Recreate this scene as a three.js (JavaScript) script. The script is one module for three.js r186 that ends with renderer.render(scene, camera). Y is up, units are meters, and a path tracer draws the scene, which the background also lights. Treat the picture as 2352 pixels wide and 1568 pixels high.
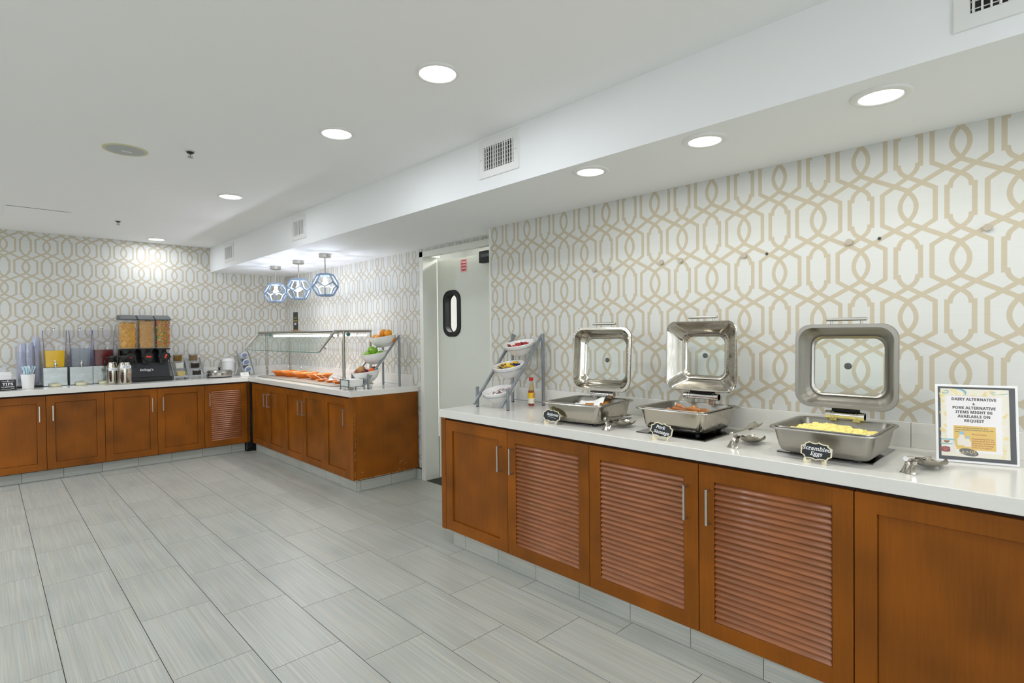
import * as THREE from 'three';
import { mergeGeometries, toCreasedNormals } from 'three/addons/utils/BufferGeometryUtils.js';
import { RoundedBoxGeometry } from 'three/addons/geometries/RoundedBoxGeometry.js';
import { RectAreaLightUniformsLib } from 'three/addons/lights/RectAreaLightUniformsLib.js';

// ---------------------------------------------------------------- camera, sky, exposure
const scene = new THREE.Scene();
const D2R = Math.PI / 180;
const camera = new THREE.PerspectiveCamera(2 * Math.atan(784 / 1252.85) / D2R, 2352 / 1568, 0.05, 80);
camera.position.set(0, 1.378, 0);
camera.rotation.order = 'YXZ';
camera.rotation.set(-0.8198 * D2R, -44.0778 * D2R, -0.5864 * D2R);
const renderer = new THREE.WebGLRenderer({ antialias: true });
renderer.toneMapping = THREE.LinearToneMapping;
renderer.toneMappingExposure = 1.75;
renderer.shadowMap.enabled = true;
RectAreaLightUniformsLib.init();
scene.background = new THREE.Color().setRGB(0.86, 0.95, 1.0);      // overcast daylight outside the dining room windows
scene.backgroundIntensity = 3.0;

const LAMP = { ceiling: 46, dining: 240, soffit: 30, tube: 22, bulb: 0.26, kitchen: 26 };   // lamp strengths, used in the lamps' builders

// ---------------------------------------------------------------- main dimensions (metres)
const CEIL = 2.481, SOFFIT = 2.182, SOFFIT_X = 2.048;
const BACK_Z = -7.514, RIGHT_X = 2.778, DOORWALL_X = 2.979, LEFT_X = -4.4, FRONT_Z = 6.0;
const TOP = 0.889, TOP_T = 0.05;                                      // worktop height and edge thickness
const DOOR_LO = 0.11, DOOR_HI = 0.822;

// ---------------------------------------------------------------- helpers
function rng(seed) { let a = seed >>> 0; return () => { a = (a + 0x6D2B79F5) | 0; let t = Math.imul(a ^ (a >>> 15), 1 | a); t = (t + Math.imul(t ^ (t >>> 7), 61 | t)) ^ t; return ((t ^ (t >>> 14)) >>> 0) / 4294967296; }; }
const V = (x, y, z) => new THREE.Vector3(x, y, z);
const taken = new Map();
function numbered(name) { const n = taken.get(name) || 0; taken.set(name, n + 1); return n ? `${name}_${String(n).padStart(3, '0')}` : name; }
function shade(o) { o.castShadow = true; o.receiveShadow = true; return o; }
function thing(name, label, category, [x, y, z] = [0, 0, 0], turn = 0, group) {
  const o = new THREE.Group(); o.name = numbered(name); scene.add(o);
  o.position.set(x, y, z); o.rotation.y = turn; o.userData = { label, category };
  if (group) o.userData.group = group;
  return o;
}
function part(name, geo, material, parent, label) {
  const m = shade(new THREE.Mesh(geo, material)); m.name = name; parent.add(m);
  if (label) m.userData.label = label;
  return m;
}
function single(name, geo, material, label, category, pos = [0, 0, 0], group) {
  const m = shade(new THREE.Mesh(geo, material)); m.name = numbered(name); scene.add(m);
  m.position.set(...pos); m.userData = { label, category };
  if (group) m.userData.group = group;
  return m;
}
function copy(o, label, [x, y, z], turn) {
  const c = o.clone(); c.name = numbered(o.name.replace(/_\d{3}$/, '')); scene.add(c);
  c.userData = { ...o.userData }; if (label) c.userData.label = label;
  c.position.set(x, y, z); if (turn !== undefined) c.rotation.y = turn;
  return c;
}
function structure(name, geo, material, label, category = 'wall') {
  const m = geo ? shade(new THREE.Mesh(geo, material)) : new THREE.Group();
  m.name = name; scene.add(m); m.userData = { kind: 'structure', label, category };
  return m;
}
const box = (w, h, d, x = 0, y = 0, z = 0) => new THREE.BoxGeometry(w, h, d).translate(x, y, z);
const rbox = (w, h, d, r, x = 0, y = 0, z = 0, s = 2) => new RoundedBoxGeometry(w, h, d, s, r).translate(x, y, z);
const span = (x0, x1, y0, y1, z0, z1) => box(x1 - x0, y1 - y0, z1 - z0, (x0 + x1) / 2, (y0 + y1) / 2, (z0 + z1) / 2);
const rspan = (x0, x1, y0, y1, z0, z1, r) => rbox(x1 - x0, y1 - y0, z1 - z0, r, (x0 + x1) / 2, (y0 + y1) / 2, (z0 + z1) / 2);
const cyl = (r1, r2, h, n, x = 0, y = 0, z = 0) => new THREE.CylinderGeometry(r1, r2, h, n).translate(x, y, z);   // r1 at the top
function rod(a, b, r, n = 12, r2 = r) {
  const d = b.clone().sub(a), g = new THREE.CylinderGeometry(r2, r, d.length(), n);
  g.applyQuaternion(new THREE.Quaternion().setFromUnitVectors(V(0, 1, 0), d.clone().normalize()));
  return g.translate((a.x + b.x) / 2, (a.y + b.y) / 2, (a.z + b.z) / 2);
}
function bar(a, b, w, t, side = V(0, 0, 1), r = 0.0015) {      // rectangular bar from a to b: w along side, t across
  const d = b.clone().sub(a), L = d.length(), y = d.normalize(), z = side.clone().addScaledVector(y, -side.dot(y)).normalize(), x = y.clone().cross(z);
  const g = rbox(t, L, w, Math.min(r, t / 2.2, w / 2.2), 0, 0, 0, 1);
  g.applyMatrix4(new THREE.Matrix4().makeBasis(x, y, z));
  return g.translate((a.x + b.x) / 2, (a.y + b.y) / 2, (a.z + b.z) / 2);
}
const lathe = (pts, n = 32) => new THREE.LatheGeometry(pts.map(p => new THREE.Vector2(p[0], p[1])), n);
const creased = (g, deg = 35) => toCreasedNormals(g, deg * D2R);
function merge(list) {
  return mergeGeometries(list.map(g => {
    const n = g.index ? g.toNonIndexed() : g.clone();
    for (const k of Object.keys(n.attributes)) if (!['position', 'normal', 'uv'].includes(k)) n.deleteAttribute(k);
    if (!n.attributes.uv) n.setAttribute('uv', new THREE.BufferAttribute(new Float32Array(n.attributes.position.count * 2), 2));
    return n;
  }));
}
function tubePath(pts, r, seg = 32, rad = 10, closed = false) {
  return new THREE.TubeGeometry(new THREE.CatmullRomCurve3(pts, closed), seg, r, rad, closed);
}
function planarUV(g, s = 1, ou = 0, ov = 0, swap = false) {     // texture coordinates in metres / s, by the way each face points
  const q = g.index ? g.toNonIndexed() : g, p = q.attributes.position, uv = new Float32Array(p.count * 2), a = V(), b = V(), c = V();
  for (let i = 0; i < p.count; i += 3) {
    a.fromBufferAttribute(p, i); b.fromBufferAttribute(p, i + 1); c.fromBufferAttribute(p, i + 2);
    const n = b.clone().sub(a).cross(c.clone().sub(a)), x = Math.abs(n.x), y = Math.abs(n.y), z = Math.abs(n.z);
    [a, b, c].forEach((v, k) => {
      let u, w; if (x >= y && x >= z) { u = v.z; w = v.y; } else if (y >= z) { u = v.x; w = v.z; } else { u = v.x; w = v.y; }
      if (swap) [u, w] = [w, u];
      uv[(i + k) * 2] = u / s + ou; uv[(i + k) * 2 + 1] = w / s + ov;
    });
  }
  q.setAttribute('uv', new THREE.BufferAttribute(uv, 2));
  return q;
}
function ring(w, d, r, m) {                                     // outline of a rounded rectangle (r = 'o': an ellipse)
  const rx = r === 'o' ? w / 2 : Math.min(r, w / 2), rz = r === 'o' ? d / 2 : Math.min(r, d / 2), out = [];
  for (let c = 0; c < 4; c++) for (let i = 0; i < m; i++) {
    const a = (c + i / (m - 1)) * Math.PI / 2, sx = c === 0 || c === 3 ? 1 : -1, sz = c < 2 ? 1 : -1;
    out.push([sx * (w / 2 - rx) + rx * Math.cos(a), sz * (d / 2 - rz) + rz * Math.sin(a)]);
  }
  return out;
}
function loft(levels, m = 7, deg = 40, capStart = true, capEnd = false) {   // levels: [y, w, d, r, dx, dz]
  const n = 4 * m, pos = [], uv = [], idx = [];
  levels.forEach(([y, w, d, r, dx = 0, dz = 0], k) => ring(w, d, r, m).forEach(([x, z], i) => { pos.push(x + dx, y, z + dz); uv.push(i / n * 4, k / (levels.length - 1)); }));
  for (let k = 0; k + 1 < levels.length; k++) for (let i = 0; i < n; i++) {
    const a = k * n + i, b = k * n + (i + 1) % n; idx.push(a, a + n, b, b, a + n, b + n);
  }
  const cap = (k, flip) => { const [y, , , , dx = 0, dz = 0] = levels[k], c = pos.length / 3; pos.push(dx, y, dz); uv.push(0.5, 0.5); for (let i = 0; i < n; i++) { const a = k * n + i, b = k * n + (i + 1) % n; flip ? idx.push(c, a, b) : idx.push(c, b, a); } };
  if (capStart) cap(0, true);
  if (capEnd) cap(levels.length - 1, false);
  const g = new THREE.BufferGeometry();
  g.setAttribute('position', new THREE.Float32BufferAttribute(pos, 3)); g.setAttribute('uv', new THREE.Float32BufferAttribute(uv, 2)); g.setIndex(idx);
  g.computeVertexNormals();
  return creased(g, deg);
}
function sheet(nu, nv, f, thick = 0) {                          // a curved sheet f(u, v) -> Vector3, given thickness along its normals
  const P = []; for (let j = 0; j <= nv; j++) for (let i = 0; i <= nu; i++) P.push(f(i / nu, j / nv));
  const idx = [], w = nu + 1; for (let j = 0; j < nv; j++) for (let i = 0; i < nu; i++) { const a = j * w + i; idx.push(a, a + 1, a + w, a + 1, a + w + 1, a + w); }
  const g = new THREE.BufferGeometry().setFromPoints(P); g.setIndex(idx); g.computeVertexNormals();
  const uv = []; for (let j = 0; j <= nv; j++) for (let i = 0; i <= nu; i++) uv.push(i / nu, j / nv);
  g.setAttribute('uv', new THREE.Float32BufferAttribute(uv, 2));
  if (!thick) return g;
  const N = g.attributes.normal, Q = P.map((p, i) => p.clone().addScaledVector(V().fromBufferAttribute(N, i), -thick));
  const all = P.concat(Q), o = P.length, id2 = idx.slice();
  for (let k = 0; k < idx.length; k += 3) id2.push(o + idx[k], o + idx[k + 2], o + idx[k + 1]);
  const edge = []; for (let i = 0; i < nu; i++) edge.push([i + 1, i], [nv * w + i, nv * w + i + 1]); for (let j = 0; j < nv; j++) edge.push([j * w, (j + 1) * w], [(j + 1) * w + nu, j * w + nu]);
  for (const [a, b] of edge) id2.push(a, b, o + a, b, o + b, o + a);
  const h = new THREE.BufferGeometry().setFromPoints(all); h.setIndex(id2);
  h.setAttribute('uv', new THREE.Float32BufferAttribute(uv.concat(uv), 2)); h.computeVertexNormals();
  return creased(h, 50);
}
const bez = (t, ...p) => { let a = p; while (a.length > 1) a = a.slice(1).map((v, i) => a[i] + (v - a[i]) * t); return a[0]; };
const lerp = (a, b, t) => a + (b - a) * t;
function shapeOf(pts) { const s = new THREE.Shape(); pts.forEach(([x, y], i) => i ? s.lineTo(x, y) : s.moveTo(x, y)); s.closePath(); return s; }
function extrude(shape, depth, bevel = 0, seg = 8) { return new THREE.ExtrudeGeometry(shape, { depth, bevelEnabled: bevel > 0, bevelSize: bevel, bevelThickness: bevel, bevelSegments: 2, curveSegments: seg }); }

// ---------------------------------------------------------------- textures
function canvas(w, h, draw) { const c = document.createElement('canvas'); c.width = w; c.height = h; draw(c.getContext('2d'), w, h); return c; }
function picture(w, h, draw, repeat = false) {
  const t = new THREE.CanvasTexture(canvas(w, h, draw)); t.colorSpace = THREE.SRGBColorSpace;
  if (repeat) t.wrapS = t.wrapT = THREE.RepeatWrapping;
  return t;
}
function noiseGrid(nx, ny, r) { const a = new Float32Array(nx * ny); for (let i = 0; i < a.length; i++) a[i] = r(); return (x, y) => { x = ((x % 1) + 1) % 1 * nx; y = ((y % 1) + 1) % 1 * ny; const i = Math.floor(x), j = Math.floor(y), fx = x - i, fy = y - j, sx = fx * fx * (3 - 2 * fx), sy = fy * fy * (3 - 2 * fy), g = (p, q) => a[(q % ny) * nx + (p % nx)]; return lerp(lerp(g(i, j), g(i + 1, j), sx), lerp(g(i, j + 1), g(i + 1, j + 1), sx), sy); }; }
function dataMap(w, h, f, srgb = true) {
  const a = new Uint8Array(w * h * 4); let k = 0;
  for (let y = 0; y < h; y++) for (let x = 0; x < w; x++) { const c = f(x / w, y / h); for (let i = 0; i < 3; i++) a[k++] = Math.max(0, Math.min(255, c[i])); a[k++] = 255; }
  const t = new THREE.DataTexture(a, w, h); t.wrapS = t.wrapT = THREE.RepeatWrapping; t.magFilter = THREE.LinearFilter; t.minFilter = THREE.LinearMipmapLinearFilter; t.generateMipmaps = true;
  if (srgb) t.colorSpace = THREE.SRGBColorSpace;
  t.needsUpdate = true; return t;
}
// stained cherry wood: soft blotches and fine upright grain; one repeat is 1.1 m
const woodMap = (() => {
  const r = rng(11), b1 = noiseGrid(5, 5, r), b2 = noiseGrid(11, 11, r), g1 = noiseGrid(190, 9, r), g2 = noiseGrid(430, 14, r);
  return dataMap(1024, 1024, (u, v) => {
    const t = 0.62 * b1(u, v) + 0.38 * b2(u + 0.3, v) - 0.5, g = (g1(u, v) - 0.5) * 0.05 + (g2(u, v) - 0.5) * 0.05, k = 1 + t * 0.42 + g;
    return [130 * k, 73 * (k * 0.97 + 0.02), 8 * k];
  });
})();
// the same stain on the louvre slats, paler and with the grain along the slat
const slatMap = (() => { const r = rng(17), g = noiseGrid(6, 160, r), b = noiseGrid(7, 5, r); return dataMap(512, 512, (u, v) => { const k = 1 + (g(u, v) - 0.5) * 0.10 + (b(u, v) - 0.5) * 0.16; return [150 * k, 92 * k, 54 * k]; }); })();
// rectified porcelain tile: fine streaks along its length; one repeat is 1.3 m
const tileMap = (() => {
  const r = rng(5), s1 = noiseGrid(330, 4, r), s2 = noiseGrid(620, 7, r), s3 = noiseGrid(90, 3, r), b = noiseGrid(6, 6, r), w = noiseGrid(150, 5, r);
  return dataMap(1024, 1024, (u, v) => {
    const k = (s1(u, v) - 0.5) * 15 + (s2(u, v) - 0.5) * 15 + (s3(u, v) - 0.5) * 8 + (b(u, v) - 0.5) * 9, warm = (w(u, v) - 0.45) * 8;
    return [172 + k + warm, 174 + k + warm * 0.35, 165 + k - warm * 0.5];
  });
})();
const blotchBump = (() => { const r = rng(3), a = noiseGrid(40, 40, r), b = noiseGrid(110, 110, r); return dataMap(512, 512, (u, v) => { const k = 128 + (a(u, v) - 0.5) * 120 + (b(u, v) - 0.5) * 120; return [k, k, k]; }, false); })();
const quartzMap = (() => { const r = rng(8), a = noiseGrid(200, 200, r), b = noiseGrid(9, 9, r); return dataMap(512, 512, (u, v) => { const k = (a(u, v) - 0.5) * 3 + (b(u, v) - 0.5) * 3; return [224 + k, 222 + k, 215 + k]; }); })();
// brushed and smeared steel: only its roughness varies
const smearMap = (() => { const r = rng(21), a = noiseGrid(14, 14, r), b = noiseGrid(60, 60, r), c = noiseGrid(6, 300, r); return dataMap(512, 512, (u, v) => { const k = 120 + (a(u, v) - 0.5) * 150 + (b(u, v) - 0.5) * 90 + (c(u, v) - 0.5) * 70; return [k, k, k]; }, false); })();
// printed lattice wallpaper; one repeat is 0.3414 m wide and 0.459 m high
const paperMap = picture(1024, 1378, (c, W, H) => {
  c.fillStyle = '#d0d2cd'; c.fillRect(0, 0, W, H);
  const P = 0.3414, Q = 0.459, X = x => (x / P + 0.5) * W, Y = y => (0.5 - y / Q) * H;
  c.strokeStyle = '#beb49d'; c.lineWidth = 0.0172 / P * W; c.lineJoin = 'miter'; c.lineCap = 'butt'; c.miterLimit = 6;
  const motif = (ox, oy) => {
    for (const s of [1, -1]) {
      const M = (x, y) => c.moveTo(X(ox + s * x), Y(oy + y)), L = (x, y) => c.lineTo(X(ox + s * x), Y(oy + y));
      const B = (a, b, d, e, x, y) => c.bezierCurveTo(X(ox + s * a), Y(oy + b), X(ox + s * d), Y(oy + e), X(ox + s * x), Y(oy + y));
      // the strand that swells round the eye
      c.beginPath(); M(-P / 2 - 0.004, Q / 2 - 0.067 + 0.0025); L(-0.03, 0.0845); B(-0.012, 0.075, 0.0275, 0.045, 0.0275, 0); B(0.0275, -0.045, -0.012, -0.075, -0.03, -0.0845); L(-P / 2 - 0.004, -(Q / 2 - 0.067) - 0.0025); c.stroke();
      // the strand that runs from the panel through the hexagon and back
      c.beginPath(); M(0.0425, 0.2296); L(0.0425, 0.170); L(0.025, 0.170); c.stroke();
      c.beginPath(); M(0.0325, 0.174); B(0.0335, 0.148, 0.018, 0.134, 0, 0.1235); L(-0.0905, 0.064); L(-0.0905, -0.064); L(0, -0.1235); B(0.018, -0.134, 0.0335, -0.148, 0.0325, -0.174); c.stroke();
      c.beginPath(); M(0.025, -0.170); L(0.0425, -0.170); L(0.0425, -0.2296); c.stroke();
    }
  };
  for (const ox of [-P, 0, P]) for (const oy of [-Q, 0, Q]) { motif(ox, oy); motif(ox + P / 2, oy + Q / 2); }
  c.globalAlpha = 0.012; const r = rng(77); for (let y = 0; y < H; y += 2) { c.fillStyle = r() > 0.5 ? '#000' : '#fff'; c.fillRect(0, y, W, 1 + (r() > 0.7 ? 1 : 0)); }
}, true);

// ---------------------------------------------------------------- materials
const std = (color, roughness = 0.6, metalness = 0, more = {}) => new THREE.MeshStandardMaterial({ color, roughness, metalness, ...more });
const phys = (color, roughness = 0.5, more = {}) => new THREE.MeshPhysicalMaterial({ color, roughness, ...more });
const M = {
  paint: std('#e9eae6', 0.75), ceiling: std('#f9f9f8', 0.85), soffitPaint: std('#f1f3f3', 0.7), trimPaint: std('#dfe0d6', 0.4), doorPaint: std('#d9dcd0', 0.5),
  paper: std('#ffffff', 0.62, 0, { map: paperMap }),
  wood: phys('#ffffff', 0.44, { specularIntensity: 0.4, map: woodMap, clearcoat: 0.06, clearcoatRoughness: 0.25 }),
  slat: phys('#ffffff', 0.34, { map: slatMap, clearcoat: 0.25, clearcoatRoughness: 0.2 }),
  carcass: std('#2a1409', 0.7), chipWood: std('#c9a472', 0.8),
  tile: phys('#ffffff', 0.36, { map: tileMap, bumpMap: blotchBump, bumpScale: 0.0004 }), grout: std('#3a3a34', 0.9),
  quartz: phys('#ffffff', 0.17, { map: quartzMap }),
  steel: std('#b3aea3', 0.42, 1, { roughnessMap: smearMap }), steelBright: std('#bdbab2', 0.16, 1), brushed: std('#a5a29a', 0.34, 1), nickel: std('#b9b6ae', 0.3, 1), chrome: std('#dcdcdc', 0.06, 1),
  pull: std('#c4c2bb', 0.32, 1), rackGrey: std('#979da1', 0.36, 0.7), rackSilver: std('#a9adb0', 0.35, 0.85),
  black: std('#0c0c0d', 0.35), blackMatte: std('#111111', 0.7), blackGlass: phys('#050505', 0.06, { clearcoat: 1, clearcoatRoughness: 0.03 }), rubber: std('#0a0a0a', 0.6), darkGrey: std('#4a5150', 0.55),
  glass: phys('#fbfffd', 0.02, { transmission: 1, thickness: 0, ior: 1.5 }), glassGreen: phys('#e9f5ef', 0.02, { transmission: 1, thickness: 0, ior: 1.5 }), glassEdge: phys('#3f8f86', 0.1, { transmission: 0.3, thickness: 0 }),
  clear: phys('#fbfbfd', 0.03, { transmission: 1, thickness: 0, ior: 1.45 }), acrylicEdge: phys('#5b5fa6', 0.2, { transmission: 0.3, thickness: 0 }),
  porcelain: phys('#eceae6', 0.16, { clearcoat: 0.4, clearcoatRoughness: 0.1 }), whitePlastic: std('#e9e9e6', 0.4), whitePaper: std('#f0efea', 0.85), orange: phys('#e8790d', 0.24, { clearcoat: 0.4, clearcoatRoughness: 0.15 }),
  lampGlow: std('#ffffff', 0.5, 0, { emissive: '#ffffff', emissiveIntensity: 5 }), tubeGlow: std('#ffffff', 0.5, 0, { emissive: '#ffffff', emissiveIntensity: 7 }), bulbGlow: std('#ffffff', 0.5, 0, { emissive: '#f2f5ff', emissiveIntensity: 9 }),
  cage: std('#8fa3b8', 0.42), birch: std('#e0d6b4', 0.7), chalk: std('#23282a', 0.75),
};

// ================================================================ THE SETTING
// ---- floor: a bed of dark grout with every tile laid on it, third-offset rows running away from the camera
const TILE_W = 0.307, TILE_L = 0.6292, JOINT = 0.0032;
{
  const floor = structure('floor', null, null, 'grey streaked porcelain floor tiles laid in staggered rows', 'floor');
  part('grout_bed', span(LEFT_X - 0.2, 5.2, -0.12, -0.0015, BACK_Z - 0.2, FRONT_Z + 0.2), M.grout, floor);
  const variants = [];
  for (let k = 0; k < 6; k++) variants.push(planarUV(creased(new THREE.BoxGeometry(TILE_W - JOINT, 0.012, TILE_L - JOINT).translate(0, -0.006, 0), 30), 1.3, 0.17 * k + 0.03, 0.37 * k));
  const r = rng(4);
  for (let s = -11; s <= 8; s++) for (let n = -4; n < 14; n++) {
    const x = 0.2137 + TILE_W * (s + 0.5), z = -5.871 + 0.2109 * s + TILE_L * (n + 0.5) - Math.floor((0.2109 * s) / TILE_L) * TILE_L;
    if (z < BACK_Z + 0.3 - TILE_L / 2 || z > 2.6 || x > 3.1) continue;
    const t = part('floor_tile', variants[Math.floor(r() * 6)], M.tile, floor); t.position.set(x, 0, z);
  }
}
structure('floor_dining', planarUV(merge([span(LEFT_X, -3.17, -0.1, 0.0005, BACK_Z, FRONT_Z), span(-3.17, 3.0, -0.1, 0.0005, 2.95, FRONT_Z)]), 1.3), M.tile, 'pale floor of the dining side', 'floor');
// ---- wallpapered walls: uv so that the print falls where it does on each wall
function paperWall(name, label, axis, at, a0, a1, y0, y1, thick, o0, oy, p, q, out) {
  const g = axis === 'x' ? span(a0, a1, y0, y1, Math.min(at, at - out * thick), Math.max(at, at - out * thick)) : span(Math.min(at, at - out * thick), Math.max(at, at - out * thick), y0, y1, a0, a1);
  const m = structure(name, g.toNonIndexed(), M.paper, label);
  const P = m.geometry.attributes.position, uv = m.geometry.attributes.uv;
  for (let i = 0; i < P.count; i++) uv.setXY(i, ((axis === 'x' ? P.getX(i) : P.getZ(i)) - o0) / p + 0.5, (P.getY(i) - oy) / q + 0.5);
  return m;
}
paperWall('wall_back', 'back wall in cream wallpaper with a beige lattice print', 'x', BACK_Z, LEFT_X - 0.15, 3.4, 0, CEIL + 0.1, 0.15, 0.491, 2.336, 0.3328, 0.442, 1);
paperWall('wall_right', 'near right wall in cream wallpaper with a large beige lattice print', 'z', RIGHT_X, -3.107, FRONT_Z + 0.15, 0, SOFFIT + 0.05, 0.2, -0.316, 2.118, 0.3414, 0.459, -1);
{
  const wr = scene.getObjectByName('wall_right');
  part('corner_strip', span(RIGHT_X - 0.0012, RIGHT_X + 0.2, 0, SOFFIT, -3.1095, -3.094), M.trimPaint, wr);
}
const doorWall = paperWall('wall_door', 'far right wall in lattice wallpaper behind the buffet', 'z', DOORWALL_X, BACK_Z, -4.30, 0, SOFFIT + 0.05, 0.14, -4.415, 2.139, 0.3414, 0.458, -1);
{
  const over = part('over_door', span(DOORWALL_X, DOORWALL_X + 0.06, 2.15, SOFFIT + 0.05, -4.30, -3.0).toNonIndexed(), M.paper, doorWall);
  const P = over.geometry.attributes.position, uv = over.geometry.attributes.uv;
  for (let i = 0; i < P.count; i++) uv.setXY(i, (P.getZ(i) + 4.415) / 0.3414 + 0.5, (P.getY(i) - 2.139) / 0.458 + 0.5);
}
// ---- ceiling, soffit
structure('ceiling', span(LEFT_X - 0.15, SOFFIT_X + 0.02, CEIL, CEIL + 0.12, BACK_Z - 0.15, FRONT_Z + 0.15), M.ceiling, 'smooth white painted ceiling with recessed downlights', 'ceiling');
structure('ceiling_soffit', span(SOFFIT_X, 3.06, SOFFIT, CEIL + 0.12, BACK_Z, FRONT_Z + 0.15), M.soffitPaint, 'lowered white soffit running along the buffet side', 'soffit');
// ---- dining side of the room (behind and left of the camera): white walls, brown panelling, a window
{
  const dado = std('#4a2614', 0.4);
  structure('wall_left', span(LEFT_X - 0.15, LEFT_X, 0, CEIL + 0.1, BACK_Z, FRONT_Z), M.paint, 'plain white wall of the dining side');
  structure('trim_1', span(LEFT_X, LEFT_X + 0.02, 0, 0.95, BACK_Z, FRONT_Z), dado, 'dark brown panelled dado on the dining side', 'panelling');
  structure('wall_partition', rspan(-2.3, -2.2, 0, 1.05, -5.5, -2.95, 0.005), dado, 'low dark brown partition in the dining room');
  structure('wall_front', merge([span(LEFT_X - 0.15, 3.4, 0, 0.9, FRONT_Z, FRONT_Z + 0.15), span(LEFT_X - 0.15, 3.4, 2.2, CEIL + 0.1, FRONT_Z, FRONT_Z + 0.15), span(LEFT_X - 0.15, -3.4, 0.9, 2.2, FRONT_Z, FRONT_Z + 0.15), span(1.2, 3.4, 0.9, 2.2, FRONT_Z, FRONT_Z + 0.15)]), M.paint, 'white wall behind the camera with a wide window');
  const win = (name, label, along, a0, a1, y0, y1, n, at) => {
    const w = structure(name, null, null, label, 'window');
    const S = (p0, p1, q0, q1, d0, d1) => along === 'z' ? span(at + d0, at + d1, q0, q1, p0, p1) : span(p0, p1, q0, q1, at + d0, at + d1);
    part('window_frame', merge([S(a0, a1, y0, y0 + 0.05, -0.09, -0.02), S(a0, a1, y1 - 0.05, y1, -0.09, -0.02), ...Array.from({ length: n + 1 }, (_, k) => S(lerp(a0, a1 - 0.05, k / n), lerp(a0, a1 - 0.05, k / n) + 0.05, y0, y1, -0.09, -0.02))]), M.whitePlastic, w);
    for (let k = 0; k < n; k++) part('pane', S(lerp(a0, a1 - 0.05, k / n) + 0.05, lerp(a0, a1 - 0.05, (k + 1) / n), y0 + 0.05, y1 - 0.05, -0.056, -0.054), M.clear, w);
  };
  win('window_1', 'wide clear window behind the camera', 'x', -3.4, 1.2, 0.9, 2.2, 4, FRONT_Z + 0.13);
}
// ---- kitchen behind the swing door
{
  structure('wall_kitchen', merge([span(4.9, 5.0, 0, 2.7, -6, -1.5), span(3.12, 5.0, 0, 2.7, -6.1, -6), span(2.98, 5.0, 0, 2.7, -2.6, -2.5), span(3.30, 4.9, 2.62, 2.72, -6, -2.5), span(DOORWALL_X + 0.06, 3.32, 2.32, 2.72, -6, -2.5), span(DOORWALL_X + 0.06, 3.12, 0, 2.4, -6, -4.30), span(4.885, 4.9, 1.845, 1.85, -6, -2.5)]), M.paint, 'bright white kitchen wall seen through the door window');
  const fl = thing('kitchen_ceiling_light', 'white kitchen ceiling light beyond the swing door', 'light', [4.0, 2.6, -3.9]);
  part('housing', box(0.34, 0.03, 1.2), M.whitePlastic, fl); part('diffuser', box(0.3, 0.012, 1.16, 0, -0.021, 0), M.lampGlow, fl);
  const a = new THREE.RectAreaLight('#ffffff', LAMP.kitchen, 0.3, 1.16); a.rotation.x = -Math.PI / 2; a.position.set(0, -0.03, 0); fl.add(a);
}
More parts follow.
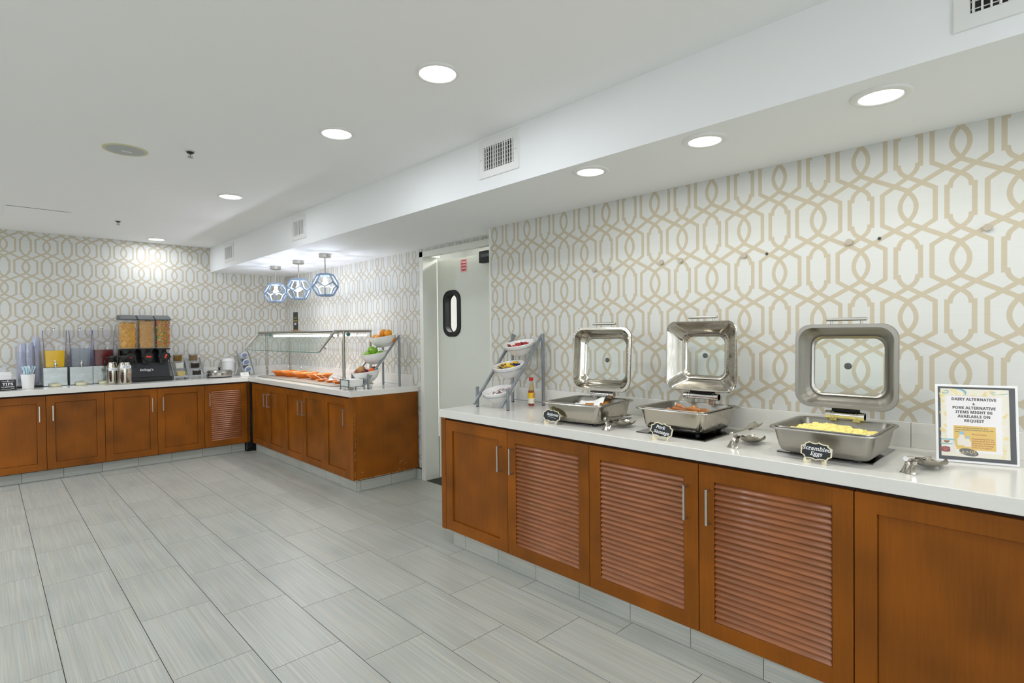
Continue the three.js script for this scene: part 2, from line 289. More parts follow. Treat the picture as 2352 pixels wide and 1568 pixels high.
// ---- door, its frame and fittings
{
  const trim = structure('trim_2', null, null, 'off-white steel door frame round the kitchen door', 'door frame');
  const zL = -4.251, x0 = 2.962;
  part('jamb', rspan(x0, 3.125, 0, 2.155, zL - 0.056, zL, 0.003), M.trimPaint, trim);
  part('head', rspan(x0, 3.02, 2.102, 2.155, zL - 0.056, -3.1, 0.003), M.trimPaint, trim);
  part('head_return', span(3.02, 3.125, 2.102, 2.155, zL, zL + 0.05), M.trimPaint, trim);
  const door = structure('door_1', null, null, 'off-white kitchen swing door with an oval black-rimmed window', 'door');
  const leafX = 3.128, hole = new THREE.Path(), leaf = new THREE.Shape([[-4.245, 0.01], [-3.12, 0.01], [-3.12, 2.074], [-4.245, 2.074]].map(p => new THREE.Vector2(...p)));
  const oval = (s, cz, cy, w, h) => { const r = w / 2; s.moveTo(cz - r, cy - h / 2 + r); s.lineTo(cz - r, cy + h / 2 - r); s.absarc(cz, cy + h / 2 - r, r, Math.PI, 0, true); s.lineTo(cz + r, cy - h / 2 + r); s.absarc(cz, cy - h / 2 + r, r, 0, -Math.PI, true); return s; };
  const rr = (s, cz, cy, w, h, r) => { s.moveTo(cz - w / 2, cy - h / 2 + r); s.lineTo(cz - w / 2, cy + h / 2 - r); s.absarc(cz - w / 2 + r, cy + h / 2 - r, r, Math.PI, Math.PI / 2, true); s.lineTo(cz + w / 2 - r, cy + h / 2); s.absarc(cz + w / 2 - r, cy + h / 2 - r, r, Math.PI / 2, 0, true); s.lineTo(cz + w / 2, cy - h / 2 + r); s.absarc(cz + w / 2 - r, cy - h / 2 + r, r, 0, -Math.PI / 2, true); s.lineTo(cz - w / 2 + r, cy - h / 2); s.absarc(cz - w / 2 + r, cy - h / 2 + r, r, -Math.PI / 2, -Math.PI, true); return s; };
  const wz = -4.026, wy = 1.571;
  rr(hole, wz, wy, 0.20, 0.37, 0.07); leaf.holes.push(hole);
  const toX = g => g.rotateY(-Math.PI / 2);                          // shapes drawn in (z, y): x of the shape becomes world z
  part('leaf', toX(extrude(leaf, 0.04)).translate(leafX + 0.04, 0, 0), M.doorPaint, door);
  const gas = rr(new THREE.Shape(), wz, wy, 0.245, 0.415, 0.09); gas.holes.push(rr(new THREE.Path(), wz, wy, 0.172, 0.345, 0.065));
  part('window_gasket', toX(extrude(gas, 0.05, 0.008)).translate(leafX + 0.045, 0, 0), M.rubber, door);
  part('pane', toX(new THREE.ShapeGeometry(rr(new THREE.Shape(), wz, wy, 0.19, 0.36, 0.07))).translate(leafX + 0.02, 0, 0), M.clear, door);
  const stick = picture(256, 420, (c, W, H) => {
    c.fillStyle = '#f3efe8'; c.fillRect(0, 0, W, H); c.save(); c.strokeStyle = '#c0252b'; c.lineWidth = 10; for (let i = -H; i < W + H; i += 26) { c.beginPath(); c.moveTo(i, 0); c.lineTo(i + H * 0.6, H); c.stroke(); } c.restore();
    c.fillStyle = '#c3262d'; c.beginPath(); c.moveTo(34, 44); c.quadraticCurveTo(W / 2, 20, W - 34, 44); c.lineTo(W - 26, 180); c.quadraticCurveTo(W / 2, 150, 26, 180); c.fill(); c.beginPath(); c.moveTo(24, 250); c.quadraticCurveTo(W / 2, 200, W - 24, 250); c.lineTo(W - 44, 370); c.quadraticCurveTo(W / 2, 392, 44, 370); c.fill();
    c.fillStyle = '#e06a68'; c.beginPath(); c.moveTo(20, 215); c.quadraticCurveTo(W / 2, 160, W - 20, 215); c.lineTo(W - 22, 240); c.quadraticCurveTo(W / 2, 188, 22, 240); c.fill();
    c.fillStyle = '#fff'; c.textAlign = 'center'; c.font = 'bold 84px sans-serif'; c.fillText('FIRE', W / 2, 128); c.font = 'bold 62px sans-serif'; c.fillText('INSIDE', W / 2, 320, 170);
  });
  const st = new THREE.PlaneGeometry(0.095, 0.118).rotateY(-Math.PI / 2).translate(leafX - 0.0012, 1.998, -3.847);
  part('fire_sticker', st, std('#ffffff', 0.5, 0, { map: stick }), door, 'red and white fire sticker');
  const cl = part('door_closer', rspan(leafX - 0.05, leafX, 1.99, 2.09, -3.58, -3.2, 0.004), M.blackMatte, door, 'black door closer box');
  part('closer_plate', span(leafX - 0.052, leafX - 0.049, 2.035, 2.062, -3.555, -3.3), M.darkGrey, cl);
  part('closer_arm', span(leafX - 0.03, leafX - 0.01, 2.088, 2.1, -3.6, -3.3), M.nickel, door);
}
// ---- tiled skirting on the wall beside the door
{
  const b = structure('baseboard_right', null, null, 'grey tile skirting on the wall by the kitchen door', 'skirting');
  const g = planarUV(rspan(2.955, 2.979, 0, 0.1, -4.39, -4.309, 0.002), 1.3, 0.4, 0.2, true);
  part('skirting_tile', g, M.tile, b); part('sealant', span(2.958, 2.979, 0.1, 0.108, -4.39, -4.309), M.grout, b);
}

// ================================================================ CABINETS AND WORKTOPS
// local frame of a cabinet: x to the right along its front, y up, z out of its front; the origin stands on the floor at the front face of the door, left side
const STILE = 0.066, DOOR_T = 0.021, PULL_LO = 0.580, PULL_HI = 0.728, NSLAT = 25;
const pullGeo = (() => { const b = 0.0095; return merge([rbox(b, PULL_HI - PULL_LO, b, 0.001, 0, (PULL_HI + PULL_LO) / 2, 0.031, 1), rbox(b, b, 0.031, 0.001, 0, PULL_HI - b / 2, 0.0155, 1), rbox(b, b, 0.031, 0.001, 0, PULL_LO + b / 2, 0.0155, 1)]); })();
const slatGeo = new Map();
let woodShift = 0;
function cabinet(label, pos, turn, w, kind, pullSide, depth, group) {
  const c = thing('base_cabinet', label, 'cabinet', pos, turn, group);
  part('carcass', span(0.001, w - 0.001, 0.102, TOP - TOP_T - 0.002, -depth, -DOOR_T - 0.002), M.carcass, c);
  const g = 0.0016, x0 = g, x1 = w - g, s = STILE, ou = (woodShift += 0.37);
  const wood = geo => planarUV(geo, 1.1, ou, ou * 0.7);
  const frame = merge([rspan(x0, x0 + s, DOOR_LO, DOOR_HI, -DOOR_T, 0, 0.0018), rspan(x1 - s, x1, DOOR_LO, DOOR_HI, -DOOR_T, 0, 0.0018),
    rspan(x0 + s - 0.001, x1 - s + 0.001, DOOR_HI - s, DOOR_HI, -DOOR_T, -0.0003, 0.0012), rspan(x0 + s - 0.001, x1 - s + 0.001, DOOR_LO, DOOR_LO + s, -DOOR_T, -0.0003, 0.0012)]);
  const door = part('door', wood(frame), M.wood, c);
  const lo = DOOR_LO + s, hi = DOOR_HI - s;
  if (kind === 'panel') { part('panel', wood(span(x0 + s + 0.0022, x1 - s - 0.0022, lo + 0.0022, hi - 0.0022, -DOOR_T, -0.011)), M.wood, door); part('groove', span(x0 + s, x1 - s, lo, hi, -DOOR_T - 0.0015, -DOOR_T + 0.002), M.carcass, door); }
  else {
    part('backing_board', span(x0 + s, x1 - s, lo, hi, -DOOR_T - 0.0018, -DOOR_T + 0.002), M.carcass, door);
    const pitch = (hi - lo) / NSLAT, key = w.toFixed(3);
    if (!slatGeo.has(key)) {
      const v = []; for (let k = 0; k < 3; k++) {
        const q = creased(rbox(x1 - x0 - 2 * s, 0.0085, 0.027, 0.0042, 0, 0, 0, 3), 60).rotateX(52 * D2R).translate((x0 + x1) / 2, 0, -0.0098); v.push(planarUV(q, 0.6, 0.31 * k, 0.33 * k + 0.2));
      }
      slatGeo.set(key, v);
    }
    for (let k = 0; k < NSLAT; k++) part('louvre_slat', slatGeo.get(key)[k % 3], M.slat, door).position.y = lo + pitch * (k + 0.5);
  }
  if (pullSide) part('pull_handle', pullGeo, M.pull, door, 'brushed steel bar handle').position.set(pullSide === 'L' ? 0.050 : w - 0.050, 0, 0);
  return c;
}
// run along the near right wall: seen from the front, right is +z
{
  const X = 2.152, T = -Math.PI / 2, at = z => [X, 0, z], grp = 'cabinets under the near buffet counter';
  const end = cabinet('flat panel cabinet at the far end of the near counter, under the condiment bowls', at(-2.855), T, 0.582, 'panel', 'R', 0.54, grp);
  part('end_panel', planarUV(rspan(-0.046, -0.001, 0.106, TOP - TOP_T - 0.001, -0.6, 0.001, 0.002), 1.1, 0.6, 0.3), M.wood, end);
  cabinet('narrow louvred cabinet below the hash brown dish', at(-2.273), T, 0.591, 'louvre', 'L', 0.54, grp);
  cabinet('louvred cabinet below the sausage dish with its handle on the right', at(-1.682), T, 0.579, 'louvre', 'R', 0.54, grp);
  cabinet('large louvred cabinet below the scrambled eggs with its handle on the left', at(-1.103), T, 0.572, 'louvre', 'L', 0.54, grp);
  cabinet('flat panel cabinet cut by the right edge, below the framed notice', at(-0.531), T, 0.58, 'panel', 'R', 0.54, grp);
  cabinet('flat panel cabinet beside the camera, past the right edge', at(0.049), T, 0.58, 'panel', 'L', 0.54, grp);
}
// run along the back wall
{
  const Z = -6.902, grp = 'cabinets under the back counter';
  const at = x => [x, 0, Z];
  cabinet('flat panel cabinet at the left edge below the tips sign', at(-0.04), 0, 0.459, 'panel', 'R', 0.54, grp);
  cabinet('flat panel cabinet below the yellow juice dispenser', at(0.419), 0, 0.459, 'panel', 'L', 0.54, grp);
  cabinet('flat panel cabinet below the two steel milk jugs', at(0.878), 0, 0.458, 'panel', 'R', 0.54, grp);
  cabinet('flat panel cabinet below the cereal dispenser and topping racks', at(1.336), 0, 0.458, 'panel', 'L', 0.54, grp);
  cabinet('small louvred cabinet in the inside corner catching bright light', at(1.794), 0, 0.46, 'louvre', 'L', 0.54, grp);
  cabinet('flat panel cabinet left of the frame under the back counter', at(-0.499), 0, 0.459, 'panel', 'L', 0.54, grp);
  const f = planarUV(rspan(2.2545, 2.291, 0.106, TOP - TOP_T - 0.001, Z - 0.06, Z - 0.02, 0.002), 1.1, 0.1, 0.5);
  single('corner_filler', f, M.wood, 'narrow upright wood filler in the inside corner of the cabinets', 'filler strip');
}
// island run: fronts face the same way as the near counter
{
  const X = 2.289, T = -Math.PI / 2, grp = 'cabinets under the salad bar', at = z => [X, 0, z];
  cabinet('narrow flat panel cabinet in the dark inside corner of the salad bar', at(-6.83), T, 0.50, 'panel', 'R', 0.6, grp);
  cabinet('second flat panel cabinet from the inside corner under the salad bar', at(-6.33), T, 0.472, 'panel', 'L', 0.6, grp);
  cabinet('middle flat panel cabinet under the salad bar', at(-5.858), T, 0.462, 'panel', 'R', 0.6, grp);
  cabinet('fourth flat panel cabinet under the salad bar, left of the end one', at(-5.396), T, 0.484, 'panel', 'L', 0.6, grp);
  const e = cabinet('end flat panel cabinet under the salad bar with the big plain side panel', at(-4.912), T, 0.478, 'panel', 'R', 0.6, grp);
  e.children.filter(c => c.name === 'door')[0].position.x = 0;
  part('end_post', planarUV(rspan(0.479, 0.5525, DOOR_LO, TOP - TOP_T - 0.001, -0.03, 0.001, 0.002), 1.1, 0.2, 0.8), M.wood, e);
  part('side_panel', planarUV(rspan(0.532, 0.5525, DOOR_LO, TOP - TOP_T - 0.001, -0.672, -0.0305, 0.002), 1.1, 0.75, 0.15), M.wood, e, 'wide plain stained side panel');
  const r = rng(9), chips = [];
  for (let k = 0; k < 26; k++) { const u = r(); chips.push(box(0.0006, 0.003 + 0.02 * r(), 0.0012 + 0.001 * r()).translate(0.5527, 0.125 + 0.68 * u * u, -0.012 - (r() > 0.5 ? 0.008 : 0))); }
  for (let k = 0; k < 10; k++) chips.push(box(0.0008, 0.003, 0.004 + 0.02 * r()).translate(0.5529, DOOR_LO + 0.14 * r() * r(), -0.05 - 0.5 * r()));
  for (let k = 0; k < 14; k++) chips.push(box(0.0022, 0.0035, 0.02 + 0.03 * r()).translate(0.5520, DOOR_LO + 0.001, -0.03 - 0.045 * k));
  part('chipped_edge', merge(chips), M.chipWood, e, 'worn pale chips in the stain').userData.kind = 'stuff';
}
// ---- tiled plinths
function plinth(name, label, joints, place, height = 0.1) {
  const p = thing(name, label, 'plinth');
  for (let k = 0; k + 1 < joints.length; k++) part('plinth_tile', planarUV(place(joints[k] + 0.0012, joints[k + 1] - 0.0012, 0.001, height - 0.004, 0), 1.3, 0.21 * k, 0.33 * k, true), M.tile, p);
  part('plinth_board', place(joints[0], joints[joints.length - 1], 0, height, 1), M.grout, p);
}
const seq = (a, b, s) => { const o = [a]; for (let x = s; x < b - 0.02; x += 0.3095) if (x > a + 0.02) o.push(x); o.push(b); return o; };
plinth('tiled_plinth', 'grey tiled plinth under the near buffet cabinets', seq(-2.83, 0.6, -2.7095), (a, b, lo, hi, back) => back ? span(2.202, 2.24, lo, hi, a, b) : rspan(2.19, 2.2025, lo, hi, a, b, 0.0012));
plinth('tiled_plinth', 'grey tiled plinth under the back counter cabinets', seq(-0.5, 2.247, -0.38), (a, b, lo, hi, back) => back ? span(a, b, lo, hi, -7.02, -6.99) : rspan(a, b, lo, hi, -6.9905, -6.978, 0.0012));
plinth('tiled_plinth', 'grey tiled plinth under the front of the salad bar', seq(-6.86, -4.4015, -6.5459), (a, b, lo, hi, back) => back ? span(2.348, 2.4, lo, hi, a, b) : rspan(2.336, 2.3485, lo, hi, a, b, 0.0012));
plinth('tiled_plinth', 'grey tiled plinth under the end of the salad bar', [2.337, 2.372, 2.68, 2.955], (a, b, lo, hi, back) => back ? span(a, b, lo, hi, -4.43, -4.4) : rspan(a, b, lo, hi, -4.4005, -4.388, 0.0012));
{
  const v = thing('corner_vent_box', 'black plastic grille box in the inside corner at floor level', 'vent box', [2.291, 0, -6.93]);
  part('shell', merge([span(-0.044, 0.044, 0, 0.105, -0.05, -0.02), span(-0.044, -0.036, 0, 0.1, -0.05, 0.03), span(0.036, 0.044, 0, 0.1, -0.05, 0.06), span(-0.044, 0.044, 0, 0.012, -0.05, 0.035)]), M.black, v);
  for (let k = 0; k < 6; k++) part('bar', box(0.072, 0.004, 0.006, 0, 0.016, -0.012 + 0.008 * k), M.black, v);
}
// ---- worktops
{
  const q = g => planarUV(g, 0.9);
  const w = thing('worktop', 'thick white quartz worktop of the near buffet counter', 'worktop');
  part('slab', q(rspan(2.132, RIGHT_X - 0.0015, TOP - TOP_T, TOP, -2.897, 0.72, 0.003)), M.quartz, w);
  part('backsplash', q(rspan(2.756, RIGHT_X - 0.0015, TOP, 0.993, -2.897, -0.474, 0.0015)), M.quartz, w);
  part('backsplash', q(rspan(2.756, RIGHT_X - 0.0015, TOP, 0.993, -0.4725, 0.72, 0.0015)), M.quartz, w);
  const l = thing('worktop', 'white quartz worktop turning the corner from back counter to salad bar', 'worktop');
  part('slab', q(rspan(-0.6, 2.2705, TOP - TOP_T, TOP, BACK_Z + 0.0015, -6.882, 0.003)), M.quartz, l);
  part('slab', q(rspan(2.269, DOORWALL_X - 0.0015, TOP - TOP_T, TOP, BACK_Z + 0.0015, -4.359, 0.003)), M.quartz, l);
  part('backsplash', q(rspan(-0.6, 2.957, TOP, 0.993, BACK_Z + 0.0015, BACK_Z + 0.022, 0.0015)), M.quartz, l);
  part('backsplash', q(rspan(2.957, DOORWALL_X - 0.0015, TOP, 0.993, BACK_Z + 0.0015, -4.459, 0.0015)), M.quartz, l);
}

// ================================================================ CEILING FITTINGS
function downlight(label, x, y, z, power, seen = 0.075, group = 'recessed ceiling downlights', tint = '#f1f5ff') {
  const d = thing('downlight', label, 'downlight', [x, y, z], 0, group);
  part('trim_ring', lathe([[seen, -0.004], [seen + 0.004, -0.009], [0.086, -0.008], [0.0925, -0.003], [0.0925, 0]], 40), M.whitePlastic, d);
  part('lamp_lens', cyl(seen, seen, 0.004, 40, 0, -0.003, 0), M.lampGlow, d);
  const a = new THREE.RectAreaLight(tint, power, 0.132, 0.132); a.rotation.x = -Math.PI / 2; a.position.y = -0.0105; d.add(a);
  return d;
}
[['round ceiling downlight nearest the camera', 1.395, -1.875], ['second ceiling downlight from the camera', 1.402, -2.805], ['third ceiling downlight from the camera', 1.413, -4.625], ['ceiling downlight close to the wallpapered back wall', 1.413, -7.18]]
  .forEach(([l, x, z]) => downlight(l, x, CEIL, z, LAMP.ceiling));
// the dining side of the room, out of the frame, has the same fittings in rows
['nearest', 'second', 'third', 'fourth', 'fifth', 'last'].forEach((n, k) => { for (const [w, x] of [['inner', -2.3], ['outer', -3.6]]) downlight(`${n} downlight from the window in the ${w} dining row`, x, CEIL, 4.6 - 2.2 * k, LAMP.dining); });
[['downlight above the far left corner of the back counter', -0.9, -6.4], ['downlight left of the frame by the back counter', -0.9, -4.4]].forEach(([l, x, z]) => downlight(`ceiling ${l}`, x, CEIL, z, LAMP.dining * 0.6));
[['downlight above the camera', 1.4, 0.6], ['downlight just behind the camera', 1.4, 2.8], ['downlight well behind the camera', 1.4, 4.8], ['downlight behind the camera on the left', -0.3, 2.6], ['downlight by the window behind the camera', -0.3, 4.6]].forEach(([l, x, z], k) => downlight(`ceiling ${l}`, x, CEIL, z, k ? LAMP.dining : LAMP.ceiling));
[['soffit downlight nearest the camera', 2.225, -0.467], ['middle soffit downlight above the sausage dish', 2.19, -1.085], ['far soffit downlight beside the large air vent', 2.182, -1.68], ['soffit downlight past the right edge', 2.2, 0.2]]
  .forEach(([l, x, z]) => downlight(l, x, SOFFIT, z, LAMP.soffit, 0.064, 'downlights in the soffit', '#fffdf8'));
// ---- air vents in the face of the soffit
function vent(label, z0, z1, y0, y1) {
  const v = thing('air_vent', label, 'air vent', [SOFFIT_X, (y0 + y1) / 2, (z0 + z1) / 2], -Math.PI / 2, 'air vents along the soffit');
  const w = z1 - z0, h = y1 - y0, f = 0.034, iw = w - 2 * f, ih = h - 2 * f - 0.006;
  const outer = shapeOf([[-w / 2, -h / 2], [w / 2, -h / 2], [w / 2, h / 2], [-w / 2, h / 2]]); outer.holes.push(shapeOf([[-iw / 2, -ih / 2], [iw / 2, -ih / 2], [iw / 2, ih / 2], [-iw / 2, ih / 2]]));
  part('frame', extrude(outer, 0.004, 0.003), M.whitePlastic, v);
  part('duct', span(-iw / 2, iw / 2, -ih / 2, ih / 2, 0.0004, 0.0012), M.black, v);
  const n = 13; for (let k = 0; k < n; k++) part('upright_blade', box(0.0045, ih, 0.0075).rotateY((k % 4 - 1.2) * 0.22).translate(-iw / 2 + (k + 0.5) * iw / n, 0, 0.0072), M.whitePlastic, v);
  for (let k = 0; k < 6; k++) part('cross_blade', box(iw, 0.003, 0.002, 0, -ih / 2 + (k + 0.6) * ih / 6, 0.0022), M.whitePlastic, v);
  for (const s of [-1, 1]) part('screw', cyl(0.003, 0.003, 0.002, 10).rotateX(Math.PI / 2).translate(s * (w / 2 - f / 2), 0, 0.0078), M.nickel, v);
}
vent('air vent in the soffit cut by the top right corner', -0.248, 0.07, 2.24, 2.445);
vent('large white air vent in the middle of the soffit face', -2.362, -2.047, 2.256, 2.462);
vent('third air vent from the camera in the soffit face', -4.99, -4.697, 2.244, 2.446);
vent('small far air vent at the end of the soffit', -6.937, -6.622, 2.241, 2.446);
// ---- loudspeaker, sprinklers, access hatch
{
  const s = thing('ceiling_speaker', 'round grey ceiling loudspeaker with a yellowed rim', 'speaker', [0.617, CEIL, -3.885]);
  part('rim', lathe([[0.092, -0.003], [0.1, -0.006], [0.111, -0.004], [0.113, 0]], 48), std('#d3d0ae', 0.6), s);
  part('grille', lathe([[0, -0.012], [0.05, -0.0105], [0.094, -0.004]], 48), std('#b9bdbb', 0.7), s);
  part('badge', box(0.05, 0.002, 0.016, 0.005, -0.0128, 0.01), M.whitePlastic, s);
  const spr = (label, x, z) => {
    const p = thing('sprinkler_head', label, 'sprinkler', [x, CEIL, z], 0, 'ceiling sprinklers');
    part('escutcheon', lathe([[0, -0.003], [0.016, -0.006], [0.03, -0.002], [0.031, 0]], 28), M.whitePlastic, p);
    part('cup', lathe([[0.006, -0.004], [0.019, -0.012], [0.021, -0.006]], 24), M.darkGrey, p);
    part('frame', merge([rod(V(-0.009, -0.008, 0), V(-0.011, -0.035, 0), 0.0026), rod(V(0.009, -0.008, 0), V(0.011, -0.035, 0), 0.0026), cyl(0.005, 0.007, 0.014, 12, 0, -0.013, 0), rod(V(-0.011, -0.035, 0), V(0.011, -0.035, 0), 0.003)]), M.chrome, p);
    part('bulb', cyl(0.002, 0.002, 0.016, 8, 0, -0.026, 0), std('#30302a', 0.2), p);
    part('deflector', cyl(0.015, 0.015, 0.0018, 18, 0, -0.038, 0), M.nickel, p);
  };
  spr('ceiling sprinkler head beside the round loudspeaker', 0.9, -3.66); spr('small ceiling sprinkler head near the access hatch', 0.93, -6.29);
  const h = thing('access_hatch', 'flat white ceiling access hatch with a dark gap along one side', 'hatch', [0.36, CEIL, -6.43]);
  part('panel', box(0.44, 0.006, 0.55, 0, -0.006, 0.02).rotateX(-0.006), M.ceiling, h);
  part('gap', box(0.42, 0.002, 0.012, 0, -0.0012, 0.292), M.black, h);
}
// ---- pendants over the salad bar: open dodecahedron cages round a bulb
{
  const R = 0.134, phi = (1 + Math.sqrt(5)) / 2, vs = [];
  for (const a of [-1, 1]) for (const b of [-1, 1]) { for (const c of [-1, 1]) vs.push(V(a, b, c)); vs.push(V(0, a / phi, b * phi), V(a / phi, b * phi, 0), V(a * phi, 0, b / phi)); }
  // stand it on a face: the face whose centre is along (1, 0, phi) turns upward
  const up = V(1, 0, phi).normalize(), turn = new THREE.Quaternion().setFromUnitVectors(up, V(0, 1, 0));
  vs.forEach(v => v.applyQuaternion(turn).multiplyScalar(R / Math.sqrt(3)));
  const edge = 2 / phi * R / Math.sqrt(3), bars = [], centre = V();
  for (let i = 0; i < vs.length; i++) for (let j = i + 1; j < vs.length; j++) if (Math.abs(vs[i].distanceTo(vs[j]) - edge) < edge * 0.05) {
    const a = vs[i], b = vs[j], out = a.clone().add(b).multiplyScalar(0.5).normalize(), side = b.clone().sub(a).normalize().cross(out);
    bars.push(bar(a.clone().multiplyScalar(0.94), b.clone().multiplyScalar(0.94), 0.0115, 0.018, side, 0.001));
  }
  const cage = creased(merge(bars), 30), socket = lathe([[0, 0], [0.019, 0], [0.019, -0.03], [0.022, -0.034], [0.022, -0.048], [0.018, -0.052], [0, -0.052]], 24);
  const bulb = lathe([[0, -0.064], [0.014, -0.060], [0.026, -0.05], [0.030, -0.034], [0.027, -0.018], [0.017, -0.002], [0.013, 0.012], [0, 0.012]], 24);
  [['pendant lamp with blue-grey open dodecahedron cage nearest the kitchen door', -5.15, 0.55], ['middle pendant lamp with a blue-grey open dodecahedron cage', -5.782, 0.1], ['farthest pendant lamp with blue-grey open dodecahedron cage, by the back wall', -6.415, 0.6]].forEach(([label, z, t]) => {
    const p = thing('pendant_lamp', label, 'pendant lamp', [2.43, SOFFIT, z], 0, 'pendant lamps over the salad bar');
    part('canopy', lathe([[0, -0.036], [0.056, -0.036], [0.058, -0.034], [0.058, 0]], 36), M.nickel, p);
    part('stem', merge([cyl(0.0065, 0.0065, 0.17, 14, 0, -0.115, 0), cyl(0.0085, 0.0085, 0.022, 14, 0, -0.19, 0)]), M.nickel, p);
    const c = part('cage', cage, M.cage, p); c.position.y = -0.305; c.rotation.y = t;
    part('socket', socket, M.whitePlastic, p).position.y = -0.2;
    part('bulb', bulb, M.bulbGlow, p).position.y = -0.264;
    const l = new THREE.PointLight('#e4ebff', LAMP.bulb, 0, 2); l.shadow.radius = 1.3; l.castShadow = true; l.position.y = -0.292; p.add(l);
  });
}

// ================================================================ ON THE NEAR COUNTER
const FRONT = -Math.PI / 2;                                            // local z points at the aisle, local x to the right
// ---- chafing dishes with upright lids
function chafer(label, x, z, turn, o) {
  const c = thing('chafing_dish', label, 'chafing dish', [x, TOP + 0.005, z], FRONT + turn, 'steel chafing dishes on the near counter');
  const B = o.body, R = o.rim, H = o.height, r = 0.035;
  part('water_pan', loft([[0.008, B - 0.05, B - 0.05, r], [0.010, B - 0.03, B - 0.03, r], [0.018, B - 0.012, B - 0.012, r], [0.034, B, B, r], [H - 0.012, B + 0.022, B + 0.022, r], [H - 0.006, B + 0.026, B + 0.026, r], [H - 0.004, R[0] - 0.004, R[1] - 0.004, 0.05], [H - 0.001, R[0], R[1], 0.052], [H + 0.003, R[0] - 0.002, R[1] - 0.002, 0.051], [H + 0.003, R[0] - 0.02, R[1] - 0.02, 0.045], [H, R[0] - 0.03, R[1] - 0.03, 0.04], [H, B + 0.0, B + 0.0, r]], 7, 32), o.metal || M.steel, c);
  const I = B - 0.004;
  part('food_pan', loft([[H + 0.002, I + 0.028, I + 0.028, 0.04], [H + 0.006, I + 0.024, I + 0.024, 0.04], [H + 0.005, I + 0.012, I + 0.012, 0.038], [H - 0.002, I + 0.004, I + 0.004, 0.036], [0.036, I - 0.03, I - 0.03, 0.03], [0.030, I - 0.06, I - 0.06, 0.03]], 7, 40, false, true), M.brushed, c);
  part('feet', merge([-1, 1].flatMap(a => [-1, 1].map(b => cyl(0.012, 0.012, 0.01, 14, a * (B / 2 - 0.05), 0.004, b * (B / 2 - 0.05))))), M.black, c);
  const zb = -R[1] / 2 + 0.045;
  // hinge: a fat tube on two brackets
  const hl = o.hinge, hy = o.hingeY;
  const hinge = part('hinge', merge([rod(V(-hl / 2, hy, zb), V(hl / 2, hy, zb), 0.0155, 20), ...[-1, 1].flatMap(s => [rod(V(s * hl / 2, hy, zb), V(s * (hl / 2 - 0.02), hy, zb), 0.019, 20), rod(V(s * (hl / 2 - 0.028), hy, zb), V(s * (hl / 2 - 0.032), hy, zb), 0.0185, 20)])]), M.chrome, c);
  part('bracket', merge([-1, 1].map(s => rspan(s * hl * 0.3 - 0.014, s * hl * 0.3 + 0.014, H, hy, zb - 0.014, zb + 0.012, 0.003))), M.steelBright, hinge);
  part('hinge_plate', rspan(-hl * 0.36, hl * 0.36, hy, o.lidY - o.lid[1] / 2 + 0.02, zb - 0.012, zb - 0.004, 0.001), M.blackMatte, hinge);
  // lid, its hollow side to the room
  const [W, L] = o.lid, [w, h] = o.win, dW = W - w, lid = new THREE.Group(); lid.name = 'lid_group';
  const lev = o.straight
    ? [[0, 0, 0.05], [0.004, -0.006, 0.05], [0.003, -0.016, 0.048], [-0.016, -0.055, 0.045], [-0.048, -dW + 0.055, 0.05], [-0.051, -dW + 0.044, 0.048], [-0.046, -dW + 0.034, 0.046], [-0.047, -dW + 0.022, 0.044], [-0.055, -dW + 0.012, 0.042], [-0.062, -dW, 0.04], [-0.066, -dW, 0.04], [-0.062, -dW + 0.05, 0.05], [-0.022, -0.045, 0.05], [-0.004, -0.006, 0.05], [0, 0, 0.05]]
    : [[-0.003, 0, 0.06], [0.003, -0.003, 0.06], [0.003, -0.03, 0.055], [-0.002, -0.036, 0.052], [-0.022, -0.05, 0.05], [-0.040, -0.064, 0.05], [-0.052, -0.088, 0.05], [-0.058, -dW + 0.026, 0.046], [-0.053, -dW + 0.018, 0.045], [-0.055, -dW + 0.011, 0.044], [-0.063, -dW, 0.043], [-0.067, -dW, 0.043], [-0.064, -dW + 0.03, 0.048], [-0.057, -0.085, 0.05], [-0.040, -0.054, 0.05], [-0.008, -0.03, 0.055], [-0.006, 0, 0.06], [-0.003, 0, 0.06]];
  const rl = (k) => o.winR || 0.04;
  const shell = loft(lev.map(([y, g, rr], i) => [y, W + g, L + (g <= -dW + 0.06 ? g * 0 + (h - L) + (g + dW) : g * (L - h) / dW), i > 5 && i < lev.length - 3 ? Math.max(rl(), rr * 0.9) : rr]), 9, 30, false).rotateX(Math.PI / 2);
  const lidM = part('lid', shell, o.lidMetal || M.steel, c);
  part('glass', (() => { const s = new THREE.Shape(ring(w + 0.004, h + 0.004, 0.042, 9).map(p => new THREE.Vector2(p[0], p[1]))); return sheetDome(s, -0.0645); })(), M.glass, lidM);
  part('vent_disc', merge([cyl(o.vent, o.vent, 0.004, 24).rotateX(Math.PI / 2).translate(o.ventAt[0], o.ventAt[1], -0.06), cyl(o.vent * 0.8, o.vent, 0.002, 24).rotateX(Math.PI / 2).translate(o.ventAt[0], o.ventAt[1], -0.057)]), M.darkGrey, lidM);
  part('vent_hole', cyl(0.0016, 0.0016, 0.002, 10).rotateX(Math.PI / 2).translate(o.ventAt[0], o.ventAt[1], -0.0552), M.black, lidM);
  for (const [sx, sy] of o.bolts) part('bolt', new THREE.SphereGeometry(0.004, 10, 8).scale(1, 1, 0.6).translate(sx, sy, -0.045), M.nickel, lidM);
  const hh = o.handle;
  part('lid_handle', merge([rbox(hh, 0.014, 0.018, 0.005, 0, L / 2 + 0.021, -0.03, 2), ...[-1, 1].map(s => rod(V(s * (hh / 2 - 0.02), L / 2 - 0.02, -0.03), V(s * (hh / 2 - 0.02), L / 2 + 0.02, -0.03), 0.005))]), M.nickel, lidM);
  lidM.position.set(0, o.lidY, zb + 0.012 + (o.lidBack || 0)); lidM.rotation.x = -(o.lean || 0.03);
  return c;
}
